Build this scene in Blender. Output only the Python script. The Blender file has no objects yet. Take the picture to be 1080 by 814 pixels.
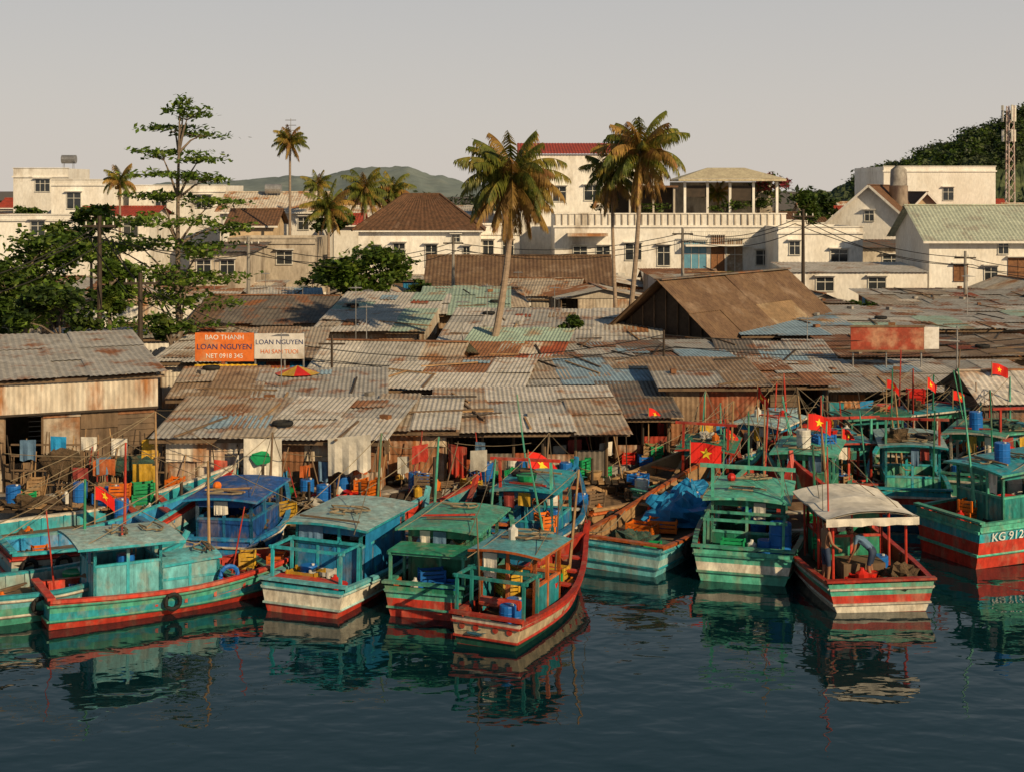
import bpy, math, random
from mathutils import Vector, Matrix, noise
R=random.Random(11)
F=1484.0; CH=10.5; HV=200.0
def X(u,d): return (u-540)/F*d
def Z(v,d): return CH-(v-HV)/F*d
def D(v,z=0.0): return (CH-z)*F/(v-HV)
sc=bpy.context.scene
COL=sc.collection

# ------------------------------------------------------------ materials
MATS={}
def mat(name,c1,c2=None,c3=None,s=1.3,w2=.5,s3=.7,t3=.58,rough=.7,metal=0,bump=.25,bs=9,streak=1.0,dirt=.35,spec=.3,vary=.12):
    m=bpy.data.materials.new(name); m.use_nodes=True; nt=m.node_tree; N=nt.nodes; L=nt.links
    b=N['Principled BSDF']; b.inputs['Roughness'].default_value=rough; b.inputs['Metallic'].default_value=metal
    b.inputs['Specular IOR Level'].default_value=spec
    geo=N.new('ShaderNodeNewGeometry'); mp=N.new('ShaderNodeMapping'); L.new(geo.outputs['Position'],mp.inputs['Vector'])
    mp.inputs['Scale'].default_value=(1,1,streak)
    def noi(sc_,det=5,off=0):
        n=N.new('ShaderNodeTexNoise'); n.inputs['Scale'].default_value=sc_; n.inputs['Detail'].default_value=det
        n.inputs['Roughness'].default_value=.62
        L.new(mp.outputs['Vector'],n.inputs['Vector']); return n
    def mr(n,a,c,o0=0,o1=1):
        r=N.new('ShaderNodeMapRange'); r.inputs[1].default_value=a; r.inputs[2].default_value=c
        r.inputs[3].default_value=o0; r.inputs[4].default_value=o1; L.new(n,r.inputs[0]); return r.outputs[0]
    def mix(f,A,B,bt='MIX'):
        x=N.new('ShaderNodeMix'); x.data_type='RGBA'; x.blend_type=bt
        if isinstance(f,float): x.inputs[0].default_value=f
        else: L.new(f,x.inputs[0])
        for k,v in ((6,A),(7,B)):
            if isinstance(v,tuple): x.inputs[k].default_value=(v[0],v[1],v[2],1)
            else: L.new(v,x.inputs[k])
        return x.outputs[2]
    c2=c2 or tuple(x*.72 for x in c1)
    col=mix(mr(noi(s).outputs[0],.38,.62,0,w2*2 if w2<.5 else 1),tuple(c1),tuple(c2))
    if c3:
        n3=noi(s3,8); mp2=N.new('ShaderNodeMapping'); mp2.inputs['Location'].default_value=(13,7,3); mp2.inputs['Scale'].default_value=(1,1,streak)
        L.new(geo.outputs['Position'],mp2.inputs['Vector']); L.new(mp2.outputs[0],n3.inputs['Vector'])
        col=mix(mr(n3.outputs[0],t3-.06,t3+.06),col,tuple(c3))
    d=mr(noi(bs*.6,6).outputs[0],.3,.7,1-dirt,1+dirt*.35)
    oi=N.new('ShaderNodeObjectInfo'); v=mr(oi.outputs['Random'],0,1,1-vary,1+vary*.6)
    mu=N.new('ShaderNodeMath'); mu.operation='MULTIPLY'; L.new(d,mu.inputs[0]); L.new(v,mu.inputs[1])
    hv=N.new('ShaderNodeHueSaturation'); L.new(col,hv.inputs['Color']); L.new(mu.outputs[0],hv.inputs['Value'])
    L.new(hv.outputs[0],b.inputs['Base Color'])
    if bump:
        bp=N.new('ShaderNodeBump'); bp.inputs['Strength'].default_value=bump; bp.inputs['Distance'].default_value=.03
        L.new(noi(bs,4).outputs[0],bp.inputs['Height']); L.new(bp.outputs[0],b.inputs['Normal'])
    MATS[name]=m; return m
RUST=(.25,.10,.04)
mat('zinc',(.42,.40,.37),(.31,.29,.26),RUST,t3=.59)
mat('zinc_warm',(.44,.37,.29),(.33,.27,.21),(.27,.13,.06),t3=.56)
mat('zinc_light',(.57,.53,.48),(.44,.41,.36),(.32,.18,.10),t3=.61)
mat('zinc_rust',(.31,.14,.065),(.19,.085,.04),(.42,.35,.28),t3=.59)
mat('zinc_red',(.34,.08,.03),(.20,.055,.028),(.36,.22,.13),t3=.6)
mat('zinc_dark',(.18,.155,.13),(.12,.10,.085),RUST,t3=.57)
mat('zinc_brown',(.32,.22,.14),(.22,.145,.09),(.42,.36,.29),t3=.58)
mat('zinc_green',(.37,.49,.40),(.29,.38,.31),(.33,.24,.15),t3=.6)
mat('zinc_blue',(.28,.40,.49),(.21,.30,.37),(.28,.19,.12),t3=.61)
mat('zinc_white',(.64,.58,.49),(.50,.42,.33),(.35,.15,.055),streak=.35,t3=.55)
mat('sheet_orange',(.50,.2,.07),(.36,.13,.045),(.55,.46,.34),streak=.5,t3=.55)
mat('brown_roof',(.17,.105,.06),(.12,.07,.042),(.22,.15,.1),t3=.6)
mat('thatch',(.27,.175,.095),(.19,.125,.07),(.32,.24,.155),s=.8,t3=.6,bump=.5)
mat('tile_brown',(.17,.085,.045),(.10,.055,.03),(.2,.13,.09),s=3,t3=.66)
mat('tile_red',(.42,.06,.03),(.28,.045,.025))
mat('tile_green',(.46,.50,.40),(.38,.42,.34),(.34,.33,.27))
mat('cream',(.62,.55,.38),(.5,.43,.3))
mat('wall_white',(.80,.78,.74),(.68,.64,.58),(.44,.39,.33),s=.5,s3=.45,t3=.63,streak=.4,dirt=.2,bump=.1)
mat('wall_dirty',(.52,.46,.38),(.38,.33,.27),(.22,.18,.14),s=.6,t3=.57,streak=.4,dirt=.28)
mat('wall_tan',(.60,.45,.29),(.48,.36,.23),dirt=.15,bump=.1)
mat('concrete',(.33,.31,.28),(.24,.22,.2),(.14,.12,.1),t3=.6,streak=.5)
mat('ground_dirt',(.16,.125,.09),(.10,.08,.06),(.2,.17,.13),s=.3)
mat('wood_old',(.19,.125,.075),(.12,.08,.05),(.28,.20,.14),streak=.4,t3=.62)
mat('wood_dark',(.06,.042,.03),(.04,.03,.022))
mat('wood_light',(.40,.25,.12),(.28,.17,.09),streak=1)
mat('brick_wood',(.26,.12,.05),(.18,.08,.04))
mat('glass_dark',(.03,.035,.04),(.02,.025,.03),rough=.12,spec=.6,bump=0,dirt=.1)
mat('glass_blue',(.12,.3,.42),(.1,.24,.35),rough=.15,spec=.6,bump=0,dirt=.1)
WEAR=(.26,.19,.13)
def paint(n,c,t3=.57,rough=.45):
    mat(n,c,tuple(x*.66+.01 for x in c),tuple(.5*a+.5*b for a,b in zip(WEAR,c)),s=2.2,s3=2.6,t3=t3,rough=rough,dirt=.45,bs=12,streak=.5,vary=.3)
paint('p_cyan',(.03,.37,.45)); paint('p_cyan_l',(.15,.50,.56)); paint('p_blue',(.015,.10,.37)); paint('p_blue_l',(.025,.25,.52))
paint('p_green',(.025,.25,.145)); paint('p_mint',(.09,.44,.32)); paint('p_teal',(.02,.25,.235)); paint('p_red',(.54,.045,.025)); paint('p_redbrown',(.32,.04,.022))
paint('p_white',(.74,.69,.58),t3=.56); paint('p_orange',(.60,.14,.03)); paint('p_yellow',(.65,.38,.03)); paint('p_cream',(.68,.55,.36))
paint('p_grey',(.40,.40,.38)); paint('p_dkgreen',(.01,.08,.055)); paint('p_aqua_w',(.38,.57,.56),t3=.55)
mat('barrel_blue',(.015,.15,.52),rough=.4,bump=0,dirt=.2)
mat('plastic_red',(.6,.025,.015),rough=.4,bump=0,dirt=.2); mat('plastic_white',(.7,.68,.62),rough=.45,bump=.0,dirt=.25)
mat('plastic_orange',(.7,.16,.015),rough=.45,bump=0); mat('plastic_green',(.015,.33,.12),rough=.45,bump=0)
mat('tarp_blue',(.02,.26,.55),(.015,.17,.38),rough=.5,bump=.4,bs=4); mat('tarp_grey',(.45,.44,.40),(.32,.3,.27),bump=.4,bs=4)
mat('tarp_white',(.72,.68,.60),(.57,.53,.46),bump=.4,bs=4)
mat('net',(.05,.11,.09),(.03,.06,.05),(.12,.09,.05),s=5,s3=4,bump=1,bs=30,rough=.9); mat('net_brown',(.14,.09,.05),(.07,.05,.03),s=6,bump=1,bs=30,rough=.9)
mat('net_blue',(.03,.15,.24),(.02,.09,.14),s=6,bump=1,bs=30,rough=.9)
mat('rubber',(.02,.02,.02),rough=.8,bump=0); mat('rope',(.28,.22,.14),bump=0); mat('wire',(.02,.02,.02),bump=0)
mat('flag_red',(.72,.02,.01),(.6,.015,.01),rough=.7,bump=0,dirt=.1); mat('star_yellow',(.85,.6,.03),(.8,.55,.03),bump=0,dirt=.05)
mat('sign_orange',(.68,.17,.03),(.58,.14,.03),(.5,.25,.12),dirt=.25,bump=0,t3=.62); mat('sign_white',(.7,.68,.66),(.6,.57,.53),(.42,.36,.3),dirt=.2,bump=0,t3=.62); mat('sign_yellow',(.8,.5,.03),dirt=.1,bump=0)
mat('sign_rust',(.32,.05,.025),(.22,.04,.02),(.4,.2,.12),t3=.58); mat('text_white',(.8,.8,.78),bump=0,dirt=.05); mat('text_dark',(.03,.05,.16),bump=0,dirt=.05)
mat('steel',(.45,.44,.43),rough=.4,metal=.6,bump=0); mat('metal_tower',(.45,.30,.26),(.5,.45,.42),bump=0)
mat('skin',(.26,.13,.075),(.22,.11,.065),dirt=.08,bump=0,rough=.5); mat('hair',(.012,.01,.009),bump=0); mat('shorts',(.03,.05,.10),bump=.1); mat('shirt',(.35,.06,.05),bump=.1); mat('shirt_blue',(.12,.22,.35),bump=.1)
mat('eye',(.02,.015,.012),bump=0)
mat('bark',(.20,.15,.11),(.13,.10,.075),s=4,bump=.6,bs=14); mat('bark_palm',(.36,.27,.20),(.24,.18,.13),s=3,streak=4,bump=.6,bs=10)
def leafm(n,a,b,c,s=1.2,t3=.56):
    m=mat(n,a,b,c,s=s,s3=s*1.4,t3=t3,rough=.55,bump=0,dirt=.5,bs=5,spec=.35,vary=.15)
    nt=m.node_tree; P=nt.nodes['Principled BSDF']; out=[x for x in nt.nodes if x.type=='OUTPUT_MATERIAL'][0]
    tr=nt.nodes.new('ShaderNodeBsdfTranslucent'); mx=nt.nodes.new('ShaderNodeMixShader'); mx.inputs[0].default_value=.35
    src=P.inputs['Base Color'].links[0].from_socket
    nt.links.new(src,tr.inputs[0]); nt.links.new(P.outputs[0],mx.inputs[1]); nt.links.new(tr.outputs[0],mx.inputs[2]); nt.links.new(mx.outputs[0],out.inputs[0])
leafm('leaf',(.085,.15,.022),(.045,.09,.013),(.16,.21,.035))
leafm('leaf_dark',(.05,.09,.018),(.028,.055,.012),(.09,.13,.025))
leafm('leaf_bright',(.15,.25,.03),(.08,.15,.018),(.24,.32,.045))
leafm('leaf_far',(.07,.095,.045),(.05,.07,.035),(.10,.12,.055),s=.25)
leafm('frond',(.20,.21,.035),(.10,.135,.02),(.38,.28,.045),s=.8)
leafm('frond_old',(.44,.28,.06),(.32,.19,.06),(.34,.16,.06),s=1)
leafm('flower',(.45,.06,.10),(.3,.03,.06),(.12,.2,.04),s=2)

# ------------------------------------------------------------ mesh builder
class MB:
    def __init__(s): s.v=[];s.f=[];s.fm=[];s.mn=[]
    def mi(s,m):
        if m not in s.mn: s.mn.append(m)
        return s.mn.index(m)
    def face(s,pts,m):
        i=len(s.v); s.v.extend([(p[0],p[1],p[2]) for p in pts]); s.f.append(tuple(range(i,i+len(pts)))); s.fm.append(s.mi(m))
    def bx(s,x0,x1,y0,y1,z0,z1,m,M=None):
        P=[Vector(p) for p in ((x0,y0,z0),(x1,y0,z0),(x1,y1,z0),(x0,y1,z0),(x0,y0,z1),(x1,y0,z1),(x1,y1,z1),(x0,y1,z1))]
        if M: P=[M@p for p in P]
        i=len(s.v); s.v.extend([tuple(p) for p in P]); k=s.mi(m)
        for f in ((0,3,2,1),(4,5,6,7),(0,1,5,4),(1,2,6,5),(2,3,7,6),(3,0,4,7)):
            s.f.append(tuple(i+a for a in f)); s.fm.append(k)
    def box(s,c,sz,m,rz=0,rx=0,ry=0):
        M=Matrix.Translation(c)@Matrix.Rotation(rz,4,'Z')@Matrix.Rotation(ry,4,'Y')@Matrix.Rotation(rx,4,'X')
        s.bx(-sz[0]/2,sz[0]/2,-sz[1]/2,sz[1]/2,-sz[2]/2,sz[2]/2,m,M)
    def beam(s,p0,p1,w,m,h=None):
        p0=Vector(p0);p1=Vector(p1);d=p1-p0; L=d.length
        if L<1e-6: return
        q=d.to_track_quat('X','Z').to_matrix().to_4x4()
        s.bx(0,L,-w/2,w/2,-(h or w)/2,(h or w)/2,m,Matrix.Translation(p0)@q)
    def tube(s,pts,rs,m,n=6,caps=True):
        pts=[Vector(p) for p in pts]; k=s.mi(m); i0=len(s.v)
        if not isinstance(rs,(list,tuple)): rs=[rs]*len(pts)
        for j,p in enumerate(pts):
            d=(pts[min(j+1,len(pts)-1)]-pts[max(j-1,0)])
            if d.length<1e-9: d=Vector((0,0,1))
            d.normalize(); a=Vector((0,0,1)) if abs(d.z)<.9 else Vector((1,0,0))
            u=d.cross(a).normalized(); w=d.cross(u)
            for q in range(n):
                t=2*math.pi*q/n; s.v.append(tuple(p+rs[j]*(math.cos(t)*u+math.sin(t)*w)))
        for j in range(len(pts)-1):
            for q in range(n):
                a=i0+j*n+q;b=i0+j*n+(q+1)%n; s.f.append((a,b,b+n,a+n)); s.fm.append(k)
        if caps:
            s.f.append(tuple(i0+q for q in range(n))); s.fm.append(k)
            e=i0+(len(pts)-1)*n; s.f.append(tuple(e+n-1-q for q in range(n))); s.fm.append(k)
    def cyl(s,p0,p1,r0,r1,m,n=10): s.tube([p0,p1],[r0,r1],m,n)
    def rope(s,p0,p1,m='rope',r=.012,sag=.15,n=6):
        p0=Vector(p0);p1=Vector(p1)
        s.tube([p0.lerp(p1,i/n)-Vector((0,0,sag*4*(i/n)*(1-i/n))) for i in range(n+1)],r,m,3,False)
    def corr(s,a,b,c,d,m,pitch=.2,amp=.013):
        a,b,c,d=map(Vector,(a,b,c,d)); L=((b-a).length+(c-d).length)/2; n=max(2,int(L/pitch)*2); nr=(b-a).cross(d-a)
        if nr.length<1e-9: return
        nr.normalize(); k=s.mi(m); i0=len(s.v)
        for i in range(n+1):
            t=i/n; o=nr*(amp if i%2 else -amp)
            s.v.append(tuple(a.lerp(b,t)+o)); s.v.append(tuple(d.lerp(c,t)+o))
        for i in range(n):
            q=i0+2*i; s.f.append((q,q+2,q+3,q+1)); s.fm.append(k)
    def blob(s,c,r,m,amp=.3,nu=10,nv=6,seed=0,half=False,fr=2.0):
        k=s.mi(m); i0=len(s.v); c=Vector(c)
        for j in range(nv+1):
            ph=(math.pi/2 if half else math.pi)*j/nv
            for i in range(nu):
                th=2*math.pi*i/nu; d=Vector((math.sin(ph)*math.cos(th),math.sin(ph)*math.sin(th),math.cos(ph)))
                w=1+amp*noise.noise(d*fr+Vector((seed,seed*.7,0)))+amp*.35*noise.noise(d*fr*3+Vector((seed,seed*.7,4)))
                s.v.append((c.x+d.x*r[0]*w,c.y+d.y*r[1]*w,c.z+d.z*r[2]*w))
        for j in range(nv):
            for i in range(nu):
                a=i0+j*nu+i;b=i0+j*nu+(i+1)%nu; s.f.append((a,b,b+nu,a+nu)); s.fm.append(k)
    def make(s,name,smooth=False):
        me=bpy.data.meshes.new(name); me.from_pydata(s.v,[],s.f)
        for m in s.mn: me.materials.append(MATS[m])
        me.polygons.foreach_set('material_index',s.fm)
        if smooth: me.polygons.foreach_set('use_smooth',[True]*len(s.f))
        me.update(); return me
class Ob:
    def __init__(s,name,loc=(0,0,0),rz=0,tilt=(0,0)):
        s.name=name;s.loc=Vector(loc);s.rz=rz;s.tilt=tilt;s.parts={};s.smooth=set();s.extra=[]
    def __getitem__(s,k):
        if k not in s.parts: s.parts[k]=MB()
        return s.parts[k]
    def done(s,world=False):
        ps=[(k,p) for k,p in s.parts.items() if p.f]
        if world:
            for k,p in ps: p.v=[(v[0]-s.loc.x,v[1]-s.loc.y,v[2]-s.loc.z) for v in p.v]
        if len(ps)==1 and not s.extra:
            o=bpy.data.objects.new(s.name,ps[0][1].make(s.name,ps[0][0] in s.smooth)); root=o
            COL.objects.link(o)
        else:
            root=bpy.data.objects.new(s.name,None); root.empty_display_size=.3; COL.objects.link(root)
            for k,p in ps:
                o=bpy.data.objects.new(k,p.make(k,k in s.smooth)); COL.objects.link(o); o.parent=root
            for o in s.extra: o.parent=root
        root.location=s.loc; root.rotation_euler=(s.tilt[0],s.tilt[1],s.rz)
        return root
def textmesh(body,size,m,fn=None,name='lettering',align='CENTER'):
    cu=bpy.data.curves.new(name,'FONT'); cu.body=body; cu.size=size; cu.align_x=align; cu.align_y='CENTER'; cu.extrude=.004
    o=bpy.data.objects.new('t',cu); COL.objects.link(o); dg=bpy.context.evaluated_depsgraph_get()
    me=bpy.data.meshes.new_from_object(o.evaluated_get(dg)); bpy.data.objects.remove(o); bpy.data.curves.remove(cu)
    me.materials.clear(); me.materials.append(MATS[m])
    if fn:
        for v in me.vertices: v.co=fn(v.co)
    ob=bpy.data.objects.new(name,me); COL.objects.link(ob); return ob

# ------------------------------------------------------------ clutter pieces
def barrel(mb,c,m='barrel_blue',r=.28,h=.85):
    x,y,z=c
    mb.tube([(x,y,z+h*t) for t in (0,.04,.3,.33,.36,.64,.67,.70,.96,1.0)],[r*.94,r,r,r*1.05,r,r,r*1.05,r,r,r*.94],m,14)
    mb.cyl((x+r*.5,y,z+h),(x+r*.5,y,z+h+.04),.04,.04,'plastic_white',6)
def crate(mb,c,m,sx=.6,sy=.4,sz=.3,rz=0):
    M=Matrix.Translation(c)@Matrix.Rotation(rz,4,'Z'); t=.02
    mb.bx(-sx/2,sx/2,-sy/2,sy/2,0,.02,m,M)
    for k in range(3):
        z0=.03+k*sz/3; z1=z0+sz/3*.72
        mb.bx(-sx/2,sx/2,-sy/2,-sy/2+t,z0,z1,m,M); mb.bx(-sx/2,sx/2,sy/2-t,sy/2,z0,z1,m,M)
        mb.bx(-sx/2,-sx/2+t,-sy/2+t,sy/2-t,z0,z1,m,M); mb.bx(sx/2-t,sx/2,-sy/2+t,sy/2-t,z0,z1,m,M)
    for a in (-1,1):
        for b in (-1,1):
            mb.bx(a*sx/2-.025,a*sx/2+.025,b*sy/2-.025,b*sy/2+.025,0,sz+.02,m,M)
def tire(mb,c,r=.3,w=.09,axis='x'):
    x,y,z=c; n=14
    pts=[]
    for i in range(n+1):
        a=2*math.pi*i/n
        pts.append((x,y+r*math.cos(a),z+r*math.sin(a)) if axis=='x' else (x+r*math.cos(a),y,z+r*math.sin(a)) if axis=='y' else (x+r*math.cos(a),y+r*math.sin(a),z))
    mb.tube(pts,w,'rubber',6,False)
def basket(mb,c,m='wood_light',r=.3,h=.25):
    x,y,z=c; mb.tube([(x,y,z),(x,y,z+h*.5),(x,y,z+h),(x,y,z+h-.03),(x,y,z+.05)],[r*.7,r*.9,r,r*.93,r*.6],m,12)
def jug(mb,c,m='plastic_white',r=.13,h=.35):
    x,y,z=c; mb.tube([(x,y,z),(x,y,z+h*.7),(x,y,z+h*.85),(x,y,z+h)],[r,r,r*.4,r*.3],m,8)
def clutter(mb,x0,x1,y0,y1,z,n,rr):
    for _ in range(n):
        x=rr.uniform(x0,x1); y=rr.uniform(y0,y1); k=rr.random()
        if k<.12: barrel(mb,(x,y,z),rr.choice(['barrel_blue','barrel_blue','plastic_white']),.22,.6)
        elif k<.34: 
            cm=rr.choice(['plastic_red','barrel_blue','plastic_orange','plastic_green','p_yellow','wood_light','wood_old']); a=rr.uniform(0,3)
            crate(mb,(x,y,z),cm,rz=a)
            if rr.random()<.4: crate(mb,(x+.03,y,z+.33),cm,rz=a+.1)
        elif k<.56: mb.blob((x,y,z),(rr.uniform(.3,.6),rr.uniform(.3,.5),rr.uniform(.15,.32)),rr.choice(['net','net_brown','net_brown','net_blue','net','tarp_grey']),.8,14,7,rr.random()*50,True,3)
        elif k<.68: basket(mb,(x,y,z),rr.choice(['wood_light','plastic_red','plastic_green']))
        elif k<.80: jug(mb,(x,y,z),rr.choice(['plastic_white','plastic_red','p_yellow','plastic_orange']))
        elif k<.88: mb.blob((x,y,z+.12),(.13,.13,.13),rr.choice(['plastic_orange','plastic_white','plastic_red']),0,8,6)
        elif k<.92: tire(mb,(x,y,z+.08),axis='z')
        else:
            a=rr.uniform(0,3.1); l=rr.uniform(.5,1.0)
            for q in range(4): mb.beam((x-math.cos(a)*l,y-math.sin(a)*l+q*.1,z+.04+q*.03),(x+math.cos(a)*l,y+math.sin(a)*l+q*.08,z+.05+q*.04),.09,'wood_old',.03)
def cloth(mb,a,b,h,m,seed=0,amp=.06,n=12):
    a=Vector(a);b=Vector(b); d=(b-a).normalized(); nr=Vector((-d.y,d.x,0)); rows=5
    g=[[a.lerp(b,i/n)+Vector((0,0,-h*j/rows*(1+.06*math.sin(i*1.3+seed))))+nr*(amp*math.sin(i*1.7+seed)*(j/rows)) for i in range(n+1)] for j in range(rows+1)]
    for j in range(rows):
        for i in range(n): mb.face([g[j][i],g[j][i+1],g[j+1][i+1],g[j+1][i]],m)
def flag(mb,p,ang,w=.9,h=.6,droop=.35,seed=0):
    p=Vector(p); d=Vector((math.cos(ang),math.sin(ang),0)); nr=Vector((-d.y,d.x,0))
    def S(u,v): return p+d*(u*w*(1-.12*droop))+Vector((0,0,-v*h-droop*w*u*u*.8))+nr*(.09*math.sin(u*7+seed+v*1.5)*u)
    n=10
    for i in range(n):
        for j in range(5): mb.face([S(i/n,j/5),S((i+1)/n,j/5),S((i+1)/n,(j+1)/5),S(i/n,(j+1)/5)],'flag_red')
    for sg in (1,-1):
        c=S(.5,.5)+nr*sg*.012; pts=[]
        for k in range(10):
            r=.3 if k%2==0 else .12; a=math.pi/2+k*math.pi/5
            pts.append(S(.5+r*math.cos(a)*h/w,.5-r*math.sin(a))+nr*sg*.012)
        for k in range(10): mb.face([c,pts[k],pts[(k+1)%10]],'star_yellow')

# ------------------------------------------------------------ world, sun, camera
el=math.radians(28); az=math.radians(140)
S=Vector((math.sin(az)*math.cos(el),math.cos(az)*math.cos(el),math.sin(el)))
w=bpy.data.worlds.new('World'); sc.world=w; w.use_nodes=True; nt=w.node_tree
sky=nt.nodes.new('ShaderNodeTexSky'); sky.sky_type='NISHITA'; sky.sun_disc=False; sky.sun_elevation=el; sky.sun_rotation=az
sky.air_density=1.0; sky.dust_density=2.0; sky.ozone_density=1.0
ST=.1
tc=nt.nodes.new('ShaderNodeTexCoord'); sp=nt.nodes.new('ShaderNodeSeparateXYZ'); nt.links.new(tc.outputs['Generated'],sp.inputs[0])
cr=nt.nodes.new('ShaderNodeValToRGB'); nt.links.new(sp.outputs['Z'],cr.inputs[0]); e=cr.color_ramp.elements
e[0].position=0; e[0].color=(.65,.59,.53,1); e[1].position=1; e[1].color=(.06,.10,.16,1)
for p,c in ((.06,(.60,.56,.52,1)),(.14,(.53,.515,.50,1)),(.24,(.29,.33,.36,1)),(.34,(.13,.18,.22,1)),(.55,(.07,.115,.155,1))):
    q=e.new(p); q.color=c
vm=nt.nodes.new('ShaderNodeVectorMath'); vm.operation='SCALE'; vm.inputs['Scale'].default_value=1/ST; nt.links.new(cr.outputs[0],vm.inputs[0])
mx=nt.nodes.new('ShaderNodeMix'); mx.data_type='RGBA'; mx.inputs[0].default_value=.92
nt.links.new(sky.outputs[0],mx.inputs[6]); nt.links.new(vm.outputs[0],mx.inputs[7]); nt.links.new(mx.outputs[2],nt.nodes['Background'].inputs['Color'])
nt.nodes['Background'].inputs['Strength'].default_value=ST
sl=bpy.data.lights.new('sun','SUN'); sl.energy=5.0; sl.angle=math.radians(.6); sl.color=(1,.765,.46)
so=bpy.data.objects.new('sun',sl); COL.objects.link(so); so.rotation_euler=(-S).to_track_quat('-Z','Y').to_euler(); so.location=S*100
cam=bpy.data.cameras.new('camera'); co=bpy.data.objects.new('camera',cam); COL.objects.link(co)
co.location=(0,0,CH); co.rotation_euler=(math.pi/2,0,0); cam.sensor_width=36; cam.lens=F/30; cam.shift_y=-207/1080; cam.clip_end=9000; cam.clip_start=.5
sc.camera=co
sc.view_settings.view_transform='Standard'; sc.view_settings.look='None'; sc.view_settings.exposure=0

# ------------------------------------------------------------ water & ground
m=bpy.data.materials.new('water'); m.use_nodes=True; n=m.node_tree; b=n.nodes['Principled BSDF']
b.inputs['Base Color'].default_value=(.0012,.015,.020,1); b.inputs['Roughness'].default_value=.0; b.inputs['IOR'].default_value=1.6
geo=n.nodes.new('ShaderNodeNewGeometry')
def wn(sx,sy,s,rot=0,dist=0.0):
    mp=n.nodes.new('ShaderNodeMapping'); mp.inputs['Scale'].default_value=(sx,sy,1); mp.inputs['Rotation'].default_value=(0,0,rot)
    t=n.nodes.new('ShaderNodeTexNoise'); t.inputs['Scale'].default_value=s; t.inputs['Detail'].default_value=1.5; t.inputs['Distortion'].default_value=dist
    n.links.new(geo.outputs['Position'],mp.inputs[0]); n.links.new(mp.outputs[0],t.inputs['Vector']); return t.outputs[0]
def mul(a,k):
    x=n.nodes.new('ShaderNodeMath'); x.operation='MULTIPLY'; n.links.new(a,x.inputs[0]); x.inputs[1].default_value=k; return x.outputs[0]
def add(a,c):
    x=n.nodes.new('ShaderNodeMath'); x.operation='ADD'; n.links.new(a,x.inputs[0]); n.links.new(c,x.inputs[1]); return x.outputs[0]
h=add(add(mul(wn(1,1.4,.8,.15,.4),1.0),mul(wn(1,1.5,2.3,-.2,.3),.22)),mul(wn(1,1.3,6,.5),.006))
bp=n.nodes.new('ShaderNodeBump'); bp.inputs['Strength'].default_value=1; bp.inputs['Distance'].default_value=.021
n.links.new(h,bp.inputs['Height']); n.links.new(bp.outputs[0],b.inputs['Normal']); MATS['water']=m
ob=Ob('water'); ob['w'].face([(-3000,-600,0),(3000,-600,0),(3000,300,0),(-3000,300,0)],'water'); ob.done()
SH=[(-3000,44),(X(-100,43.5),43.8),(X(0,43.5),43.6),(X(380,43.5),43.6),(X(440,45),45),(X(560,45.5),45.6),(X(640,48),48),(X(760,51.5),51.5),(X(860,54),54),(X(1100,55.5),55.5),(X(1300,58),58),(3000,60)]
ob=Ob('ground')
for i in range(len(SH)-1):
    (xa,ya),(xb,yb)=SH[i],SH[i+1]
    ob['g'].face([(xa,ya,.95),(xb,yb,.95),(xb,130,1.3),(xa,130,1.3)],'ground_dirt')
    ob['g'].face([(xa,130,1.3),(xb,130,1.3),(xb,6000,1.3),(xa,6000,1.3)],'ground_dirt')
ob.done()
ob=Ob('sea_wall')
for i in range(len(SH)-1):
    (xa,ya),(xb,yb)=SH[i],SH[i+1]
    ob['w'].face([(xa,ya-.02,-2),(xb,yb-.02,-2),(xb,yb-.02,1.0),(xa,ya-.02,1.0)],'concrete')
    ob['w'].face([(xa,ya-.02,1.0),(xb,yb-.02,1.0),(xb,yb+.4,1.0),(xa,ya+.4,1.0)],'concrete')
ob.done()
def shy(x):
    for i in range(len(SH)-1):
        if SH[i][0]<=x<=SH[i+1][0]: return SH[i][1]+(SH[i+1][1]-SH[i][1])*(x-SH[i][0])/(SH[i+1][0]-SH[i][0])
    return 50

# ------------------------------------------------------------ hills
def hill(name,u0,u1,d,prof,dep,matn,nx,ny,canopy,seed,wl=1.6,smooth=False):
    ob=Ob(name,(X((u0+u1)/2,d),d,0)); mb=ob['h']; k=mb.mi(matn)
    if smooth: ob.smooth.add('h')
    def H(u):
        for (a,va),(b_,vb) in zip(prof,prof[1:]):
            if a<=u<=b_:
                t=(u-a)/(b_-a); t=t*t*(3-2*t); return Z(va+(vb-va)*t,d+dep*.5)
        return 0
    for j in range(ny+1):
        for i in range(nx+1):
            u=u0+(u1-u0)*i/nx; y=d+dep*j/ny; x=X(u,d)+ (y-d)*(u-540)/F
            hh=H(u)*math.sin(math.pi*min(1,(j/ny)*1.0)) if j/ny>.0 else 0
            z=hh+canopy*(noise.noise(Vector((x/canopy/wl,y/canopy/wl,seed)))+.6*noise.noise(Vector((x/canopy*2.4/wl,y/canopy*2.4/wl,seed+5))))
            mb.v.append((x+R.uniform(-.2,.2)*canopy,y,z))
    for j in range(ny):
        for i in range(nx):
            a=j*(nx+1)+i; mb.f.append((a,a+1,a+nx+2,a+nx+1)); mb.fm.append(k)
    return ob.done(world=True)
mat('hill_green',(.065,.09,.035),(.04,.058,.022),(.095,.115,.045),s=.08,s3=.12,dirt=.6,bs=.9,bump=0)
mat('hill_haze',(.19,.225,.21),(.16,.195,.185),(.21,.24,.22),s=.02,s3=.03,dirt=.2,bs=.1,bump=0)  # distance haze is put into the colour: paler, bluer green for the far hill
hill('hill',860,1400,520,[(860,206),(940,180),(985,160),(1040,138),(1085,118),(1150,100),(1400,90)],160,'hill_green',330,60,3.5,1)
hill('hill',60,760,1700,[(60,204),(200,194),(330,187),(385,178),(425,176),(460,186),(500,196),(760,205)],500,'hill_haze',200,24,5,4,7,True)

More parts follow.
